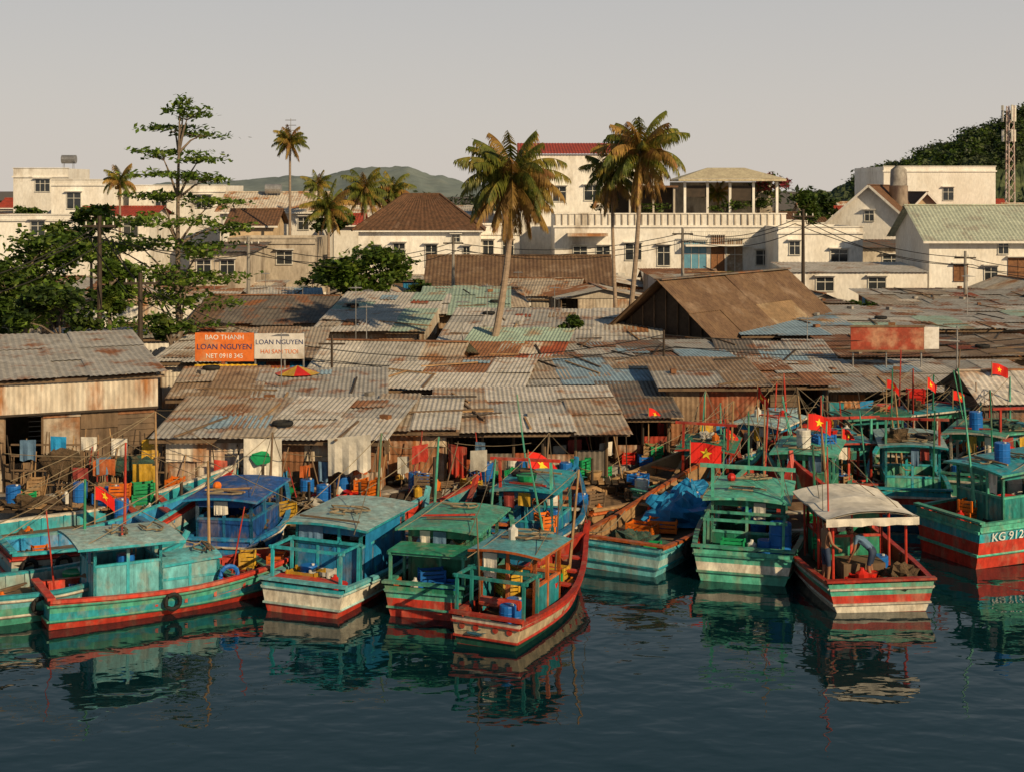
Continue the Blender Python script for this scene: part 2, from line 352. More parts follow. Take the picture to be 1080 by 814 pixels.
# ------------------------------------------------------------ foliage
def leaves(mb,c,r,n,sz,m,rr,flat=.5):
    k=mb.mi(m); c=Vector(c)
    nc=max(3,n//28); cl=[]
    for _ in range(nc):
        while True:
            p=Vector((rr.uniform(-1,1),rr.uniform(-1,1),rr.uniform(-1,1)))
            if .25<p.length<1: break
        cl.append(p)
    cr=1.1/(nc**.36)
    for _ in range(n):
        q=rr.choice(cl)+Vector((rr.gauss(0,.5),rr.gauss(0,.5),rr.gauss(0,.38)))*cr
        p=c+Vector((q.x*r[0],q.y*r[1],q.z*r[2]))
        a=Vector((rr.gauss(0,1),rr.gauss(0,1),rr.gauss(0,flat))).normalized()
        b_=a.cross(Vector((rr.gauss(0,.6),rr.gauss(0,.6),1))).normalized()
        s1=sz*rr.uniform(.6,1.3); a*=s1; b_*=s1*.55
        i=len(mb.v); mb.v.extend([tuple(p-a),tuple(p+b_),tuple(p+a),tuple(p-b_)]); mb.f.append((i,i+1,i+2,i+3)); mb.fm.append(k)
def tree(name,u,d,vs,m='leaf',sz=.2,rt=.18,zg=1.1,dens=1.0,extra=None):
    rr=random.Random(int(u*7+d)); x=X(u,d); ob=Ob(name,(x,d,zg)); 
    top=max(c[2] for c in vs); lean=rr.uniform(-.3,.3)
    pts=[(x+lean*math.sin(t*3)*.6,d,zg-.2+(top-zg+.2)*t) for t in [i/6 for i in range(7)]]
    ob['trunk'].tube(pts,[rt*(1-.85*i/6) for i in range(7)],'bark',8)
    for (cx,cy,cz,rx,ry,rz_,n) in vs:
        t=max(.1,min(.95,(cz-zg-.5*max(rx,.5))/(top-zg+.01))); b0=Vector(pts[int(t*6)]); c=Vector((cx,cy,cz)); 
        mid=b0.lerp(c,.5)+Vector((0,0,.15)); ob['limbs'].tube([b0,mid,c],[rt*.4,rt*.25,rt*.08],'bark',5)
        for _ in range(5):
            e=c+Vector((rr.uniform(-1,1)*rx,rr.uniform(-1,1)*ry,rr.uniform(-.3,.6)*rz_)); ob['limbs'].tube([mid.lerp(c,.6),e],[rt*.12,rt*.03],'bark',4)
        leaves(ob['foliage'],(cx,cy,cz),(rx,ry,rz_),int(n*dens),sz,m,rr)
        if extra: leaves(ob['foliage'],(cx,cy,cz),(rx,ry,rz_),int(n*.3),sz,extra,rr)
    return ob.done(world=True)
def broad(name,u,v,d,ru,rv,m='leaf',n=2600,sz=.2,zg=1.1,k=9,extra=None,rt=.16):
    rr=random.Random(int(u*3+v)); px=F/d; vs=[]
    for i in range(k):
        a=rr.uniform(0,6.28); q=math.sqrt(rr.random())*.8; cu=u+math.cos(a)*q*ru; cv=v+math.sin(a)*q*rv
        cr=rr.uniform(.26,.46); vs.append((X(cu,d),d+rr.uniform(-.6,.6)*ru/px,Z(cv,d),cr*ru/px*1.1,cr*ru/px,cr*rv/px,n//k))
    return tree(name,u,d,vs,m,sz,rt,zg,1,extra)

def palm(u,d,vc,rad,zg=1.1,ub=None,nf=26,old=7,name='palm_tree',tr=.17,seed=0,bias=0):
    rr=random.Random(int(u*5+d+seed)); xb=X(ub if ub else u,d); xc=X(u,d); zc=Z(vc,d)
    ob=Ob(name,(xb,d,zg)); n=12; pts=[];rs=[]
    for i in range(n+1):
        t=i/n; s_=1-(1-t)**1.9; pts.append((xb+(xc-xb)*s_,d+.4*math.sin(t*2),zg-.2+(zc-zg+.2)*t)); rs.append(tr*(1.35-.5*min(1,t*6)-.35*t)*(1+.04*(i%2)))
    ob['trunk'].tube(pts,rs,'bark_palm',10); c=Vector(pts[-1])
    ob['trunk'].blob(c+Vector((0,0,-.15)),(tr*1.7,tr*1.7,tr*2.6),'bark_palm',.2,10,6)
    mb=ob['fronds']
    tot=nf+old
    for f in range(tot):
        isold=f>=nf; a=f*2.39996+rr.uniform(-.25,.25)
        if isold: e=math.radians(rr.uniform(-78,-25)); L=rad*rr.uniform(.85,1.25); m='frond_old'; curl=rr.uniform(.3,.6)
        else:
            e=math.radians(82-100*(f/nf)**.9+rr.uniform(-10,10)); L=rad*rr.uniform(.9,1.25); m='frond' if rr.random()<.75 else 'frond_old'; curl=rr.uniform(1.0,1.8)*(.6+.4*math.cos(e))
        hd=Vector((math.cos(a),math.sin(a),0)); p=c+Vector((0,0,.05)); ns=13; P=[p.copy()]; Dd=[]
        for i in range(ns):
            ee=e-curl*(i/ns)**1.3; dv=hd*math.cos(ee)+Vector((0,0,math.sin(ee))); Dd.append(dv); p=p+dv*(L/ns); P.append(p.copy())
        mb.tube(P,[.035*(1-.85*i/ns)*rad/2.5+.006 for i in range(ns+1)],m,4,False)
        k=mb.mi(m); side=Vector((-hd.y,hd.x,0)); sub=4
        for i in range(1,ns):
            for q in range(sub):
                if rr.random()<.08: continue
                t=(i+q/sub)/ns; base=P[i].lerp(P[i+1],q/sub); dv=Dd[i]
                ll=rad*.33*(math.sin(math.pi*min(1,t*.86+.1))**.6)*rr.uniform(.7,1.2)
                for sg in (-1,1):
                    dr=(side*sg*.75+dv*.55+Vector((0,0,-.6-.7*rr.random()-(.6 if isold else 0)))).normalized()
                    e1=base+dr*ll*.55; e2=base+(dr+Vector((0,0,-.4))).normalized()*ll; wd=dv*(rad*.014)
                    j=len(mb.v); mb.v.extend([tuple(base-wd),tuple(base+wd),tuple(e1+wd*.9),tuple(e1-wd*.9),tuple(e2)])
                    mb.f.append((j,j+1,j+2,j+3)); mb.fm.append(k); mb.f.append((j+3,j+2,j+4)); mb.fm.append(k)
    for _ in range(9):
        a=rr.uniform(0,6.28); q=c+Vector((math.cos(a)*.28,math.sin(a)*.28,-.25-rr.random()*.25)); ob['coconuts'].blob(q,(.12,.12,.15),'frond_old',0,7,5)
    return ob.done(world=True)

# ------------------------------------------------------------ shacks
OCC=[]
def proof(mb,a,b,c,d,mats,rr,step=2.0,pitch=.16,rows=None,main=.6):
    a,b,c,d=map(Vector,(a,b,c,d)); nu=max(1,round((b-a).length/step)); nv=rows or max(1,round((d-a).length/2.8))
    nr=(b-a).cross(d-a).normalized(); dom=rr.choice(mats)
    cuts=[0]+[ (i+rr.uniform(-.25,.25))/nu for i in range(1,nu)]+[1]
    for i in range(nu):
        base=dom if rr.random()<main else rr.choice(mats)
        js=rr.uniform(-.15,.15)/nv
        for j in range(nv):
            m=base if rr.random()<.7 else rr.choice(mats)
            u0=cuts[i]-.008;u1=cuts[i+1]+.008;v0=j/nv-.02+(js if j else 0);v1=(j+1)/nv+.02+(js if j<nv-1 else rr.uniform(-.01,.02))
            if j==0: v0+=rr.uniform(-.035,.025)
            def B(u,v): return (a.lerp(b,u)).lerp(d.lerp(c,u),v)
            o0=nr*(.012+.03*((i+j)%2)+rr.uniform(0,.03)); o1=nr*(.012+.03*((i+j)%2)+rr.uniform(0,.05))
            mb.corr(B(u0,v0)+o0,B(u1,v0)+o0+nr*rr.uniform(0,.05),B(u1,v1)+o1,B(u0,v1)+o1,m,pitch)
def pwall(ob,p0,p1,h0,h1,mats,rr,z0=0,openp=0,pitch=.16,posts=True):
    p0=Vector(p0);p1=Vector(p1);L=(p1-p0).length; n=max(1,round(L/1.1)); nr=Vector((0,0,1)).cross(p1-p0).normalized()
    for i in range(n):
        t0=i/n;t1=(i+1)/n; a=p0.lerp(p1,t0);b_=p0.lerp(p1,t1); ha=h0+(h1-h0)*t0; hb=h0+(h1-h0)*t1
        if posts: ob['posts'].cyl(a+Vector((0,0,z0-.0)),a+Vector((0,0,ha)),.055,.05,'wood_old',6)
        if rr.random()<openp:
            if rr.random()<.6:
                zz=z0+rr.uniform(.5,1.0); m=rr.choice(mats); o=nr*rr.uniform(-.02,.03)
                ob['walls'].corr(a+o+Vector((0,0,z0)),b_+o+Vector((0,0,z0)),b_+o+Vector((0,0,zz)),a+o+Vector((0,0,zz)),m,pitch)
            continue
        sp=z0+(min(ha,hb)-z0)*rr.uniform(.35,.7)
        for (za0,zb0,za1,zb1) in ((z0,z0,sp,sp),(sp-.05,sp-.05,ha,hb)):
            m=rr.choice(mats); o=-nr*(rr.uniform(0,.05)+(.05 if za0>z0 else 0))
            if rr.random()<.8: ob['walls'].corr(a+o+Vector((0,0,za0)),b_+o+Vector((0,0,zb0)),b_+o+Vector((0,0,zb1)),a+o+Vector((0,0,za1)),m,pitch,.012)
            else:
                A=a+o+Vector((0,0,za0));Bq=b_+o+Vector((0,0,zb0)); k=max(2,int((za1-za0)/.18))
                for q in range(k):
                    y0=q/k;y1=(q+.92)/k; lo=za1-za0; hi=zb1-zb0
                    ob['walls'].face([A+Vector((0,0,lo*y0))-nr*.03,Bq+Vector((0,0,hi*y0))-nr*.03,Bq+Vector((0,0,hi*y1)),A+Vector((0,0,lo*y1))],'wood_old')
RM=['zinc','zinc','zinc_warm','zinc_light','zinc_brown','zinc_warm','zinc_rust','zinc_blue','zinc']
WM=['zinc_rust','zinc_white','zinc_brown','zinc_red','zinc_warm','sheet_orange','zinc_white','p_blue_l']
def shack(u0,u1,d,dp,zf,zb,kind='mono',zr=None,roofs=RM,walls=WM,rz=0,openp=.1,zg=1.0,over=.45,name='metal_shack',pitch=.16,clut=0,junk=True,occ=True,main=.6):
    xc=(X(u0,d)+X(u1,d))/2; W=X(u1,d)-X(u0,d); rr=random.Random(int(u0*13+d*7+u1)); OCC.append((xc-W/2,xc+W/2,d,d+dp))
    ob=Ob(name,(xc,d,zg),math.radians(rz)); hf=zf-zg;hb=zb-zg;x=W/2;o=over
    sl=(hb-hf)/dp
    mb=ob['roof']
    if kind=='mono':
        proof(mb,(-x-o,-o,hf-sl*o),(x+o,-o,hf-sl*o),(x+o,dp+o,hb+sl*o),(-x-o,dp+o,hb+sl*o),roofs,rr,pitch=pitch,main=main)
        hl=[(hf,hf),(hf,hb),(hb,hb),(hb,hf)]
    elif kind=='gx':
        hr=zr-zg; s2=(hr-hf)/(dp/2)
        proof(mb,(-x-o,-o,hf-s2*o),(x+o,-o,hf-s2*o),(x+o,dp/2,hr),(-x-o,dp/2,hr),roofs,rr,pitch=pitch,main=main)
        proof(mb,(x+o,dp+o,hf-s2*o),(-x-o,dp+o,hf-s2*o),(-x-o,dp/2,hr),(x+o,dp/2,hr),roofs,rr,pitch=pitch,main=main)
        mb.beam((-x-o,dp/2,hr+.06),(x+o,dp/2,hr+.06),.28,'zinc_rust',.05)
    else:
        hr=zr-zg; s2=(hr-hf)/x
        proof(mb,(x+o,-o,hf-s2*o),(x+o,dp+o,hf-s2*o),(0,dp+o,hr),(0,-o,hr),roofs,rr,pitch=pitch,main=main)
        proof(mb,(-x-o,dp+o,hf-s2*o),(-x-o,-o,hf-s2*o),(0,-o,hr),(0,dp+o,hr),roofs,rr,pitch=pitch,main=main)
        mb.beam((0,-o,hr+.06),(0,dp+o,hr+.06),.28,'zinc_rust',.05)
        for yy in (0,dp):
            ob['gable'].face([(-x,yy,hf),(x,yy,hf),(0,yy,hr)],walls[0])
    e=.03
    if kind in('gx','gy'): hl=[(hf,hf)]*4
    pwall(ob,(-x,0,0),(x,0,0),hl[0][0]-e,hl[0][1]-e,walls,rr,0,openp,pitch)
    pwall(ob,(x,0,0),(x,dp,0),hl[1][0]-e,hl[1][1]-e,walls,rr,0,0,pitch)
    pwall(ob,(x,dp,0),(-x,dp,0),hl[2][0]-e,hl[2][1]-e,walls,rr,0,0,pitch,False)
    pwall(ob,(-x,dp,0),(-x,0,0),hl[3][0]-e,hl[3][1]-e,walls,rr,0,0,pitch,False)
    if kind=='gx':
        for xx in(-x,x): ob['gable'].face([(xx,0,hf),(xx,dp,hf),(xx,dp/2,hr)],walls[0])
    if kind!='gy': ob['fascia'].beam((-x-o,-o+.05,hf-sl*o-.09 if kind=='mono' else hf-.3),(x+o,-o+.05,hf-sl*o-.09 if kind=='mono' else hf-.3),.06,'wood_old',.1)
    if junk and kind=='mono':
        for _ in range(int(W*dp/5)+1):
            px=rr.uniform(-x,x);py=rr.uniform(0,dp);pz=hf+sl*py+.07; k=rr.random()
            if k<.4:
                a=rr.uniform(-.5,.5)+(0 if rr.random()<.5 else 1.57); l=rr.uniform(.6,1.6); dx=math.cos(a)*l;dy=math.sin(a)*l
                ob['roof_planks'].beam((px-dx,py-dy,pz-sl*dy+.03),(px+dx,py+dy,pz+sl*dy+.03),.07,rr.choice(['wood_old','wood_dark','wood_light']),.05)
            elif k<.45: tire(ob['roof_tires'],(px,py,pz+.08),.28,.08,'z')
            elif k<.62: ob['roof_bricks'].box((px,py,pz+.06),(.35,.2,.15),rr.choice(['concrete','brick_wood']),rr.random()*3)
            else:
                q=rr.uniform(.4,1.0); y2=min(dp,py+q*2); mm=rr.choice(['zinc_rust','zinc_light','zinc_warm','zinc_red','zinc_white','zinc_blue','zinc_rust','zinc_brown']); sk=rr.uniform(-.25,.25)
                ob['roof_patches'].corr((px-q,py,pz),(px+q,py+sk,pz+sl*sk),(px+q,y2+sk,pz+sl*(y2-py+sk)),(px-q,y2,pz+sl*(y2-py)),mm,pitch)
    if clut: clutter(ob['stored_goods'],-x+.3,x-.3,-.6,.3,0,clut,rr)
    return ob.done()

# foreground row
sx0,sx1,sd=-70,160,45.0
shack(sx0,sx1,sd,8,Z(396,45.4),Z(352,54),roofs=['zinc'],walls=['zinc_brown','zinc_rust','zinc_rust','zinc_warm','wood_old'],openp=.15,pitch=.2,over=.3,junk=False,zg=.95,name='metal_shed',rz=22)
hf=Z(396,45.4)-.95; W_=X(sx1,sd)-X(sx0,sd)
ob=Ob('wall_cladding',((X(sx0,sd)+X(sx1,sd))/2,sd,.95),math.radians(22)); ob['p'].corr((-W_/2,-.16,hf-1.15),(W_/2+.1,-.16,hf-1.15),(W_/2+.1,-.16,hf-.1),(-W_/2,-.16,hf-.1),'zinc_white',.16)
ob['q'].beam((-W_/2,-.2,hf-1.15),(W_/2+.1,-.2,hf-1.13),.06,'wood_dark'); ob.done()
shack(176,272,44,5.5,2.82,3.05,'mono',roofs=['zinc','zinc_warm','zinc_light'],openp=.3,rz=3,clut=7,walls=['sheet_orange','zinc_rust','zinc_rust','zinc_white'])
shack(284,396,43.9,5,2.78,3.1,'mono',roofs=['zinc_light','zinc','zinc_light'],walls=['zinc_rust','sheet_orange','zinc_white','zinc_rust'],openp=.1,rz=-5,clut=8)
shack(402,470,46,4.5,2.72,3.0,roofs=['zinc_warm','zinc_light'],walls=['sheet_orange','zinc_white','zinc_white','zinc_rust'],openp=.0,clut=6)
shack(476,640,46.6,6,2.62,2.95,roofs=['zinc','zinc_warm','zinc_light','zinc_rust'],walls=['zinc_red','zinc_rust','zinc_dark'],openp=.85,clut=20,over=.7,name='open_boathouse',rz=2)
shack(650,705,49.3,5,2.6,2.9,roofs=['zinc_rust','zinc_dark'],walls=['zinc_red','zinc_rust','p_redbrown'],openp=.4,clut=7)
shack(706,800,52.2,5,3.25,3.55,roofs=['zinc_brown','zinc','zinc_warm'],walls=['zinc_red','zinc_rust','zinc_red','zinc_brown'],openp=.2,clut=5)
shack(812,872,55,5,2.9,3.1,roofs=['zinc_warm','zinc_rust'],walls=['tarp_blue','zinc_rust','zinc_blue'],openp=.3,clut=4)
shack(884,1110,56.5,6,2.5,2.8,roofs=['zinc_warm','zinc_light','zinc'],openp=.5,clut=10,walls=WM)
# second row & middle
shack(190,262,51.5,4.5,2.95,3.3,roofs=['zinc_brown','zinc_warm','zinc'],rz=6)
shack(275,395,50.6,5.2,2.9,3.25,roofs=['zinc','zinc_brown','zinc_warm'],rz=5)
shack(402,540,53.6,5.5,2.95,3.3,roofs=['zinc_warm','zinc_light','zinc','zinc_rust'],rz=-6)
shack(548,690,55,4.8,2.95,3.2,roofs=['zinc','zinc_brown','zinc','zinc_blue'],rz=4)
shack(330,468,57.8,6.5,2.9,3.5,'gx',zr=3.9,roofs=['zinc_warm','zinc_light','zinc'],rz=-9)
shack(478,575,61,6,2.7,3.75,roofs=['zinc_green','zinc_red','zinc_green','zinc_rust'],rz=-10,main=.2)
shack(600,770,61,6,3.05,3.2,roofs=['zinc','zinc_blue','zinc_dark'],walls=['wood_old','zinc_dark','zinc_warm'],rz=5)
shack(775,880,60,6,2.8,3.3,roofs=['zinc_brown','zinc_dark','zinc'],walls=['zinc_dark','zinc_rust','wood_old'],rz=-4)
shack(896,1120,64,6,2.95,3.15,roofs=['zinc_dark','zinc_rust','zinc_brown'],walls=['zinc_dark','zinc_rust'])
shack(470,690,69,9,3.0,3.75,roofs=['zinc','zinc_light','zinc'],rz=-4,pitch=.2,walls=['zinc_dark','zinc_green','zinc_warm'],main=.9)
shack(790,905,71,8,3.2,3.5,roofs=['zinc_light','zinc_blue','zinc'],pitch=.2)
shack(915,1140,73,9,3.3,3.6,roofs=['zinc_light','zinc_green','zinc'],pitch=.2)
shack(338,440,72,9,3.35,4.4,roofs=['zinc_green','zinc_light'],walls=['wall_dirty','zinc_warm'],pitch=.2,openp=0,rz=-4)
shack(446,530,81,7,3.4,4.3,roofs=['zinc_green','zinc_light'],pitch=.2,openp=0)
shack(170,225,61,6,3.1,3.4,roofs=['zinc_light','zinc'])
shack(232,330,64,7,2.9,3.4,roofs=['zinc_brown','zinc','zinc_warm'],rz=5)
shack(205,335,78,8,3.2,4.0,'gx',zr=4.3,roofs=['zinc_brown','zinc_dark','brown_roof'],pitch=.22,rz=-5)
shack(945,1130,85,9,3.2,3.7,roofs=['zinc_warm','zinc','zinc_light'],pitch=.22)
# big brown gable hall, ridge runs right and away
ob=Ob('gable_boat_hall',(X(703,72),72,1.1),math.radians(-40)); Wd=6.4; hr=4.75; he=1.95; Ln=12.5; rr=random.Random(5)
for sg in (1,-1):
    a=(sg*(Wd/2+.7),-.8,he-.4);b_=(sg*(Wd/2+.7),Ln,he-.4);c=(0,Ln,hr);dd=(0,-.8,hr)
    if sg>0: proof(ob['roof'],a,b_,c,dd,['thatch','thatch','brown_roof'],rr,3,.2,2,.9)
    else: proof(ob['roof'],b_,a,dd,c,['thatch','brown_roof'],rr,3,.2,2)
ob['gable'].face([(-Wd/2,0,he),(Wd/2,0,he),(0,0,hr-.15)],'wood_dark')
for i in range(9):
    q=-Wd/2+Wd*(i+.5)/9; ob['gable_slats'].beam((q,-.04,he),(q,-.04,he+(hr-.2-he)*(1-abs(q)/(Wd/2))),.12,'wood_old',.03)
ob['gable_slats'].beam((-Wd/2-.6,-.7,he-.35),(0,-.7,hr+.05),.18,'wood_old',.06); ob['gable_slats'].beam((Wd/2+.6,-.7,he-.35),(0,-.7,hr+.05),.18,'wood_old',.06)
pwall(ob,(-Wd/2,0,0),(Wd/2,0,0),he,he,['wood_old','zinc_dark','zinc_brown'],rr)
pwall(ob,(Wd/2,0,0),(Wd/2,Ln,0),he,he,['wood_old','zinc_dark','zinc_brown'],rr)
ob['roof'].beam((0,-.8,hr+.08),(0,Ln,hr+.08),.5,'zinc_dark',.06)
ob.done(); OCC.append((X(630,72)-1,X(890,72)+2,69,86))

rr=random.Random(3)
def infill(y0,y1,tries,zlo,zhi,names='metal_shack'):
    for _ in range(tries):
        d=rr.uniform(y0,y1); u=rr.uniform(-60,1140); W=rr.uniform(3.2,8); dp=rr.uniform(3.5,6.5); x=X(u,d)
        if any(x-W/2-.3<b_ and x+W/2+.3>a and d-.5<dd and d+dp+.5>c for a,b_,c,dd in OCC): continue
        if x-W/2<X(165,d) and d<58: continue
        zf=rr.uniform(zlo,zhi); k=rr.random(); wu=W/d*F/2
        kind='mono' if k<.5 else 'gx' if k<.75 else 'gy'
        shack(u-wu,u+wu,d,dp,zf,zf+rr.uniform(-.3,.8)*(1 if kind=='mono' else 0),kind,zr=zf+rr.uniform(.5,1.0),rz=rr.uniform(-14,14),roofs=rr.choice([RM,['zinc','zinc_light'],['zinc','zinc_rust'],['zinc','zinc_warm'],['zinc_brown','zinc_dark'],['zinc_warm','zinc_rust','zinc'],['zinc_light','zinc_green'],['zinc_blue','zinc_light'],['brown_roof','zinc_dark']]),pitch=.2,openp=.05,over=.3,walls=rr.choice([WM,['wall_dirty','zinc_warm'],['wood_old','zinc_dark'],['zinc_white','wall_white'],['wall_white','wall_dirty']]))
infill(50,66,400,2.6,3.1); infill(62,112,1300,2.6,3.8)

rr=random.Random(31)
for i in range(16):
    d=rr.uniform(52,100); u=rr.uniform(200,1060); h=rr.uniform(4.6,6.0)-1
    ob=Ob('tv_antenna',(X(u,d),d,1)); ob['mast'].cyl((0,0,0),(0,0,h),.03,.02,'steel',5)
    for q in range(5): ob['elements'].cyl((-.35+.03*q,-.3+.15*q,h-.1),(.35-.03*q,-.3+.15*q,h-.1),.01,.01,'steel',4)
    ob['boom'].cyl((0,-.35,h-.1),(0,.4,h-.1),.015,.015,'steel',4); ob.done()
for u,v,d,ru,rv in ((600,345,67,16,12),(905,322,88,18,12),(1060,322,92,20,12),(770,300,100,16,14),(330,300,98,18,14),(180,345,66,18,14),(440,305,97,16,12),(900,300,104,18,12)):
    broad('garden_bush',u,v,d,ru,rv,'leaf',700,.16,k=5,extra='leaf_dark')

# ------------------------------------------------------------ permanent houses
def window(ob,x,z,w_,h,y=0,kind='dark',bars=True):
    g={'dark':'glass_dark','blue':'glass_blue','brown':'brick_wood','door':'brick_wood','rust':'zinc_brown'}[kind]; fr='brick_wood' if kind=='brown' else 'plastic_white'
    ob['windows'].bx(x-w_/2,x+w_/2,y-.015,y+.02,z-h/2,z+h/2,g)
    t=.07
    mb=ob['window_frames']
    mb.bx(x-w_/2-t,x+w_/2+t,y-.07,y-.018,z+h/2,z+h/2+t,fr); mb.bx(x-w_/2-t,x+w_/2+t,y-.12,y-.018,z-h/2-t,z-h/2,fr)
    mb.bx(x-w_/2-t,x-w_/2,y-.07,y-.018,z-h/2,z+h/2,fr); mb.bx(x+w_/2,x+w_/2+t,y-.07,y-.018,z-h/2,z+h/2,fr)
    if bars:
        nb=max(1,round(w_/.6))
        for i in range(1,nb+1 if nb>1 else 2):
            q=x-w_/2+w_*i/(nb if nb>1 else 2)
            if abs(q-(x+w_/2))>.1: mb.bx(q-.025,q+.025,y-.06,y-.018,z-h/2,z+h/2,fr)
        mb.bx(x-w_/2,x+w_/2,y-.055,y-.018,z+h*.15,z+h*.15+.05,fr)
    mb.bx(x-w_/2-.2,x+w_/2+.2,y-.4,y-.018,z+h/2+.14,z+h/2+.2,'wall_white')
def house(name,u0,u1,d,dp,vtop,wall='wall_white',roof='flat',roofm='tile_brown',vr=None,wins=(),zg=1.2,rz=0,over=.5,par=.7,bal=None,extra=None):
    xc=(X(u0,d)+X(u1,d))/2;W=X(u1,d)-X(u0,d);x=W/2; ob=Ob(name,(xc,d,zg),math.radians(rz)); ht=Z(vtop,d)-zg; o=over
    OCC.append((xc-x,xc+x,d,d+dp)); mb=ob['walls']
    if roof=='flat':
        mb.bx(-x,x,0,dp,0,ht-par,wall)
        for (a,b_,c,e) in ((-x,x,0,.15),(-x,x,dp-.15,dp),(-x,-x+.15,.15,dp-.15),(x-.15,x,.15,dp-.15)): ob['parapet'].bx(a,b_,c,e,ht-par+.004,ht,wall)
        ob['parapet_coping'].bx(-x-.08,x+.08,-.08,.2,ht+.003,ht+.08,wall); ob['cornice'].bx(-x-.12,x+.12,-.14,-.003,ht-par-.12,ht-par+.05,wall)
    else:
        mb.bx(-x,x,0,dp,0,ht,wall); hr=Z(vr,d+dp/2)-zg; rm=ob['roof']; rg=.28
        rr=random.Random(1)
        if roof=='hip':
            q=min(dp/2,x*.7); A=[(-x-o,-o,ht),(x+o,-o,ht),(x+o,dp+o,ht),(-x-o,dp+o,ht)]; r0=(-x+q,dp/2,hr);r1=(x-q,dp/2,hr)
            def fc(pts):
                rm.face(pts,roofm)
            rm.corr(A[0],A[1],r1,r0,roofm,rg,.02); fc([A[1],A[2],r1]); fc([A[3],A[0],r0]); rm.corr(A[2],A[3],r0,r1,roofm,rg,.02)
            ob['eaves'].bx(-x-o+.02,x+o-.02,-o+.02,dp+o-.02,ht-.14,ht-.03,'wall_white')
            rm.beam(r0,r1,.2,roofm)
            for P_,Q_ in ((A[0],r0),(A[1],r1)): rm.beam(P_,Q_,.16,roofm)
        elif roof=='gx':
            s2=(hr-ht)/(dp/2)
            rm.corr((-x-o,-o,ht-s2*o),(x+o,-o,ht-s2*o),(x+o,dp/2,hr),(-x-o,dp/2,hr),roofm,rg,.02); rm.corr((x+o,dp+o,ht-s2*o),(-x-o,dp+o,ht-s2*o),(-x-o,dp/2,hr),(x+o,dp/2,hr),roofm,rg,.02)
            for xx in(-x,x): ob['gables'].face([(xx,0,ht),(xx,dp,ht),(xx,dp/2,hr)],wall)
            rm.beam((-x-o,dp/2,hr+.05),(x+o,dp/2,hr+.05),.25,roofm,.1); ob['eaves'].beam((-x-o,-o,ht-s2*o-.08),(x+o,-o,ht-s2*o-.08),.05,'wall_white',.16)
        elif roof=='gy':
            s2=(hr-ht)/x
            rm.corr((x+o,-o,ht-s2*o),(x+o,dp+o,ht-s2*o),(0,dp+o,hr),(0,-o,hr),roofm,rg,.02); rm.corr((-x-o,dp+o,ht-s2*o),(-x-o,-o,ht-s2*o),(0,-o,hr),(0,dp+o,hr),roofm,rg,.02)
            for yy in(0,dp): ob['gables'].face([(-x,yy,ht),(x,yy,ht),(0,yy,hr)],wall)
            rm.beam((0,-o,hr+.05),(0,dp+o,hr+.05),.25,roofm,.1)
            for sg in(1,-1): ob['eaves'].beam((sg*(x+o),-o-.02,ht-s2*o-.05),(0,-o-.02,hr-.02),.06,'wall_white',.2)
        elif roof=='shed':
            rm.corr((-x-o,-o,ht+.05),(x+o,-o,ht+.05),(x+o,dp+o,hr+.05),(-x-o,dp+o,hr+.05),roofm,rg,.02)
            for xx in(-x,x): ob['gables'].face([(xx,0,ht),(xx,dp,ht),(xx,dp,hr)],wall)
    for (u,v,w_,h,k) in wins: window(ob,X(u,d)-xc,Z(v,d)-zg,w_,h,0,k)
    if bal:
        for (a,b_,v0,v1) in bal:
            xa=X(a,d)-xc;xb=X(b_,d)-xc;z0=Z(v1,d)-zg;z1=Z(v0,d)-zg; rb=ob['railing']
            ob['balcony_slab'].bx(xa,xb,-1.0,-.003,z0-.15,z0,'wall_white'); rb.bx(xa,xb,-1.0,-.95,z1-.06,z1,'plastic_white')
            k=int((xb-xa)/.18)
            for i in range(k+1): rb.bx(xa+i*(xb-xa)/k-.015,xa+i*(xb-xa)/k+.015,-.99,-.96,z0,z1-.06,'plastic_white')
    if extra: extra(ob,xc,zg)
    return ob.done()
house('villa',378,505,114,9,243,roof='hip',vr=205,roofm='tile_brown',wins=[(421,266,.9,1.3,'dark'),(455,270,.9,1.7,'dark'),(481,252,.6,.5,'dark'),(396,268,.7,1.2,'dark'),(492,270,.5,1.4,'dark')])
house('brown_roof_house',455,640,101,8,300,wall='wall_dirty',roof='gx',vr=270,roofm='brown_roof',wins=[(620,313,1.6,.8,'dark'),(590,314,1.2,.8,'dark'),(530,314,1.5,.8,'dark')],over=.6)
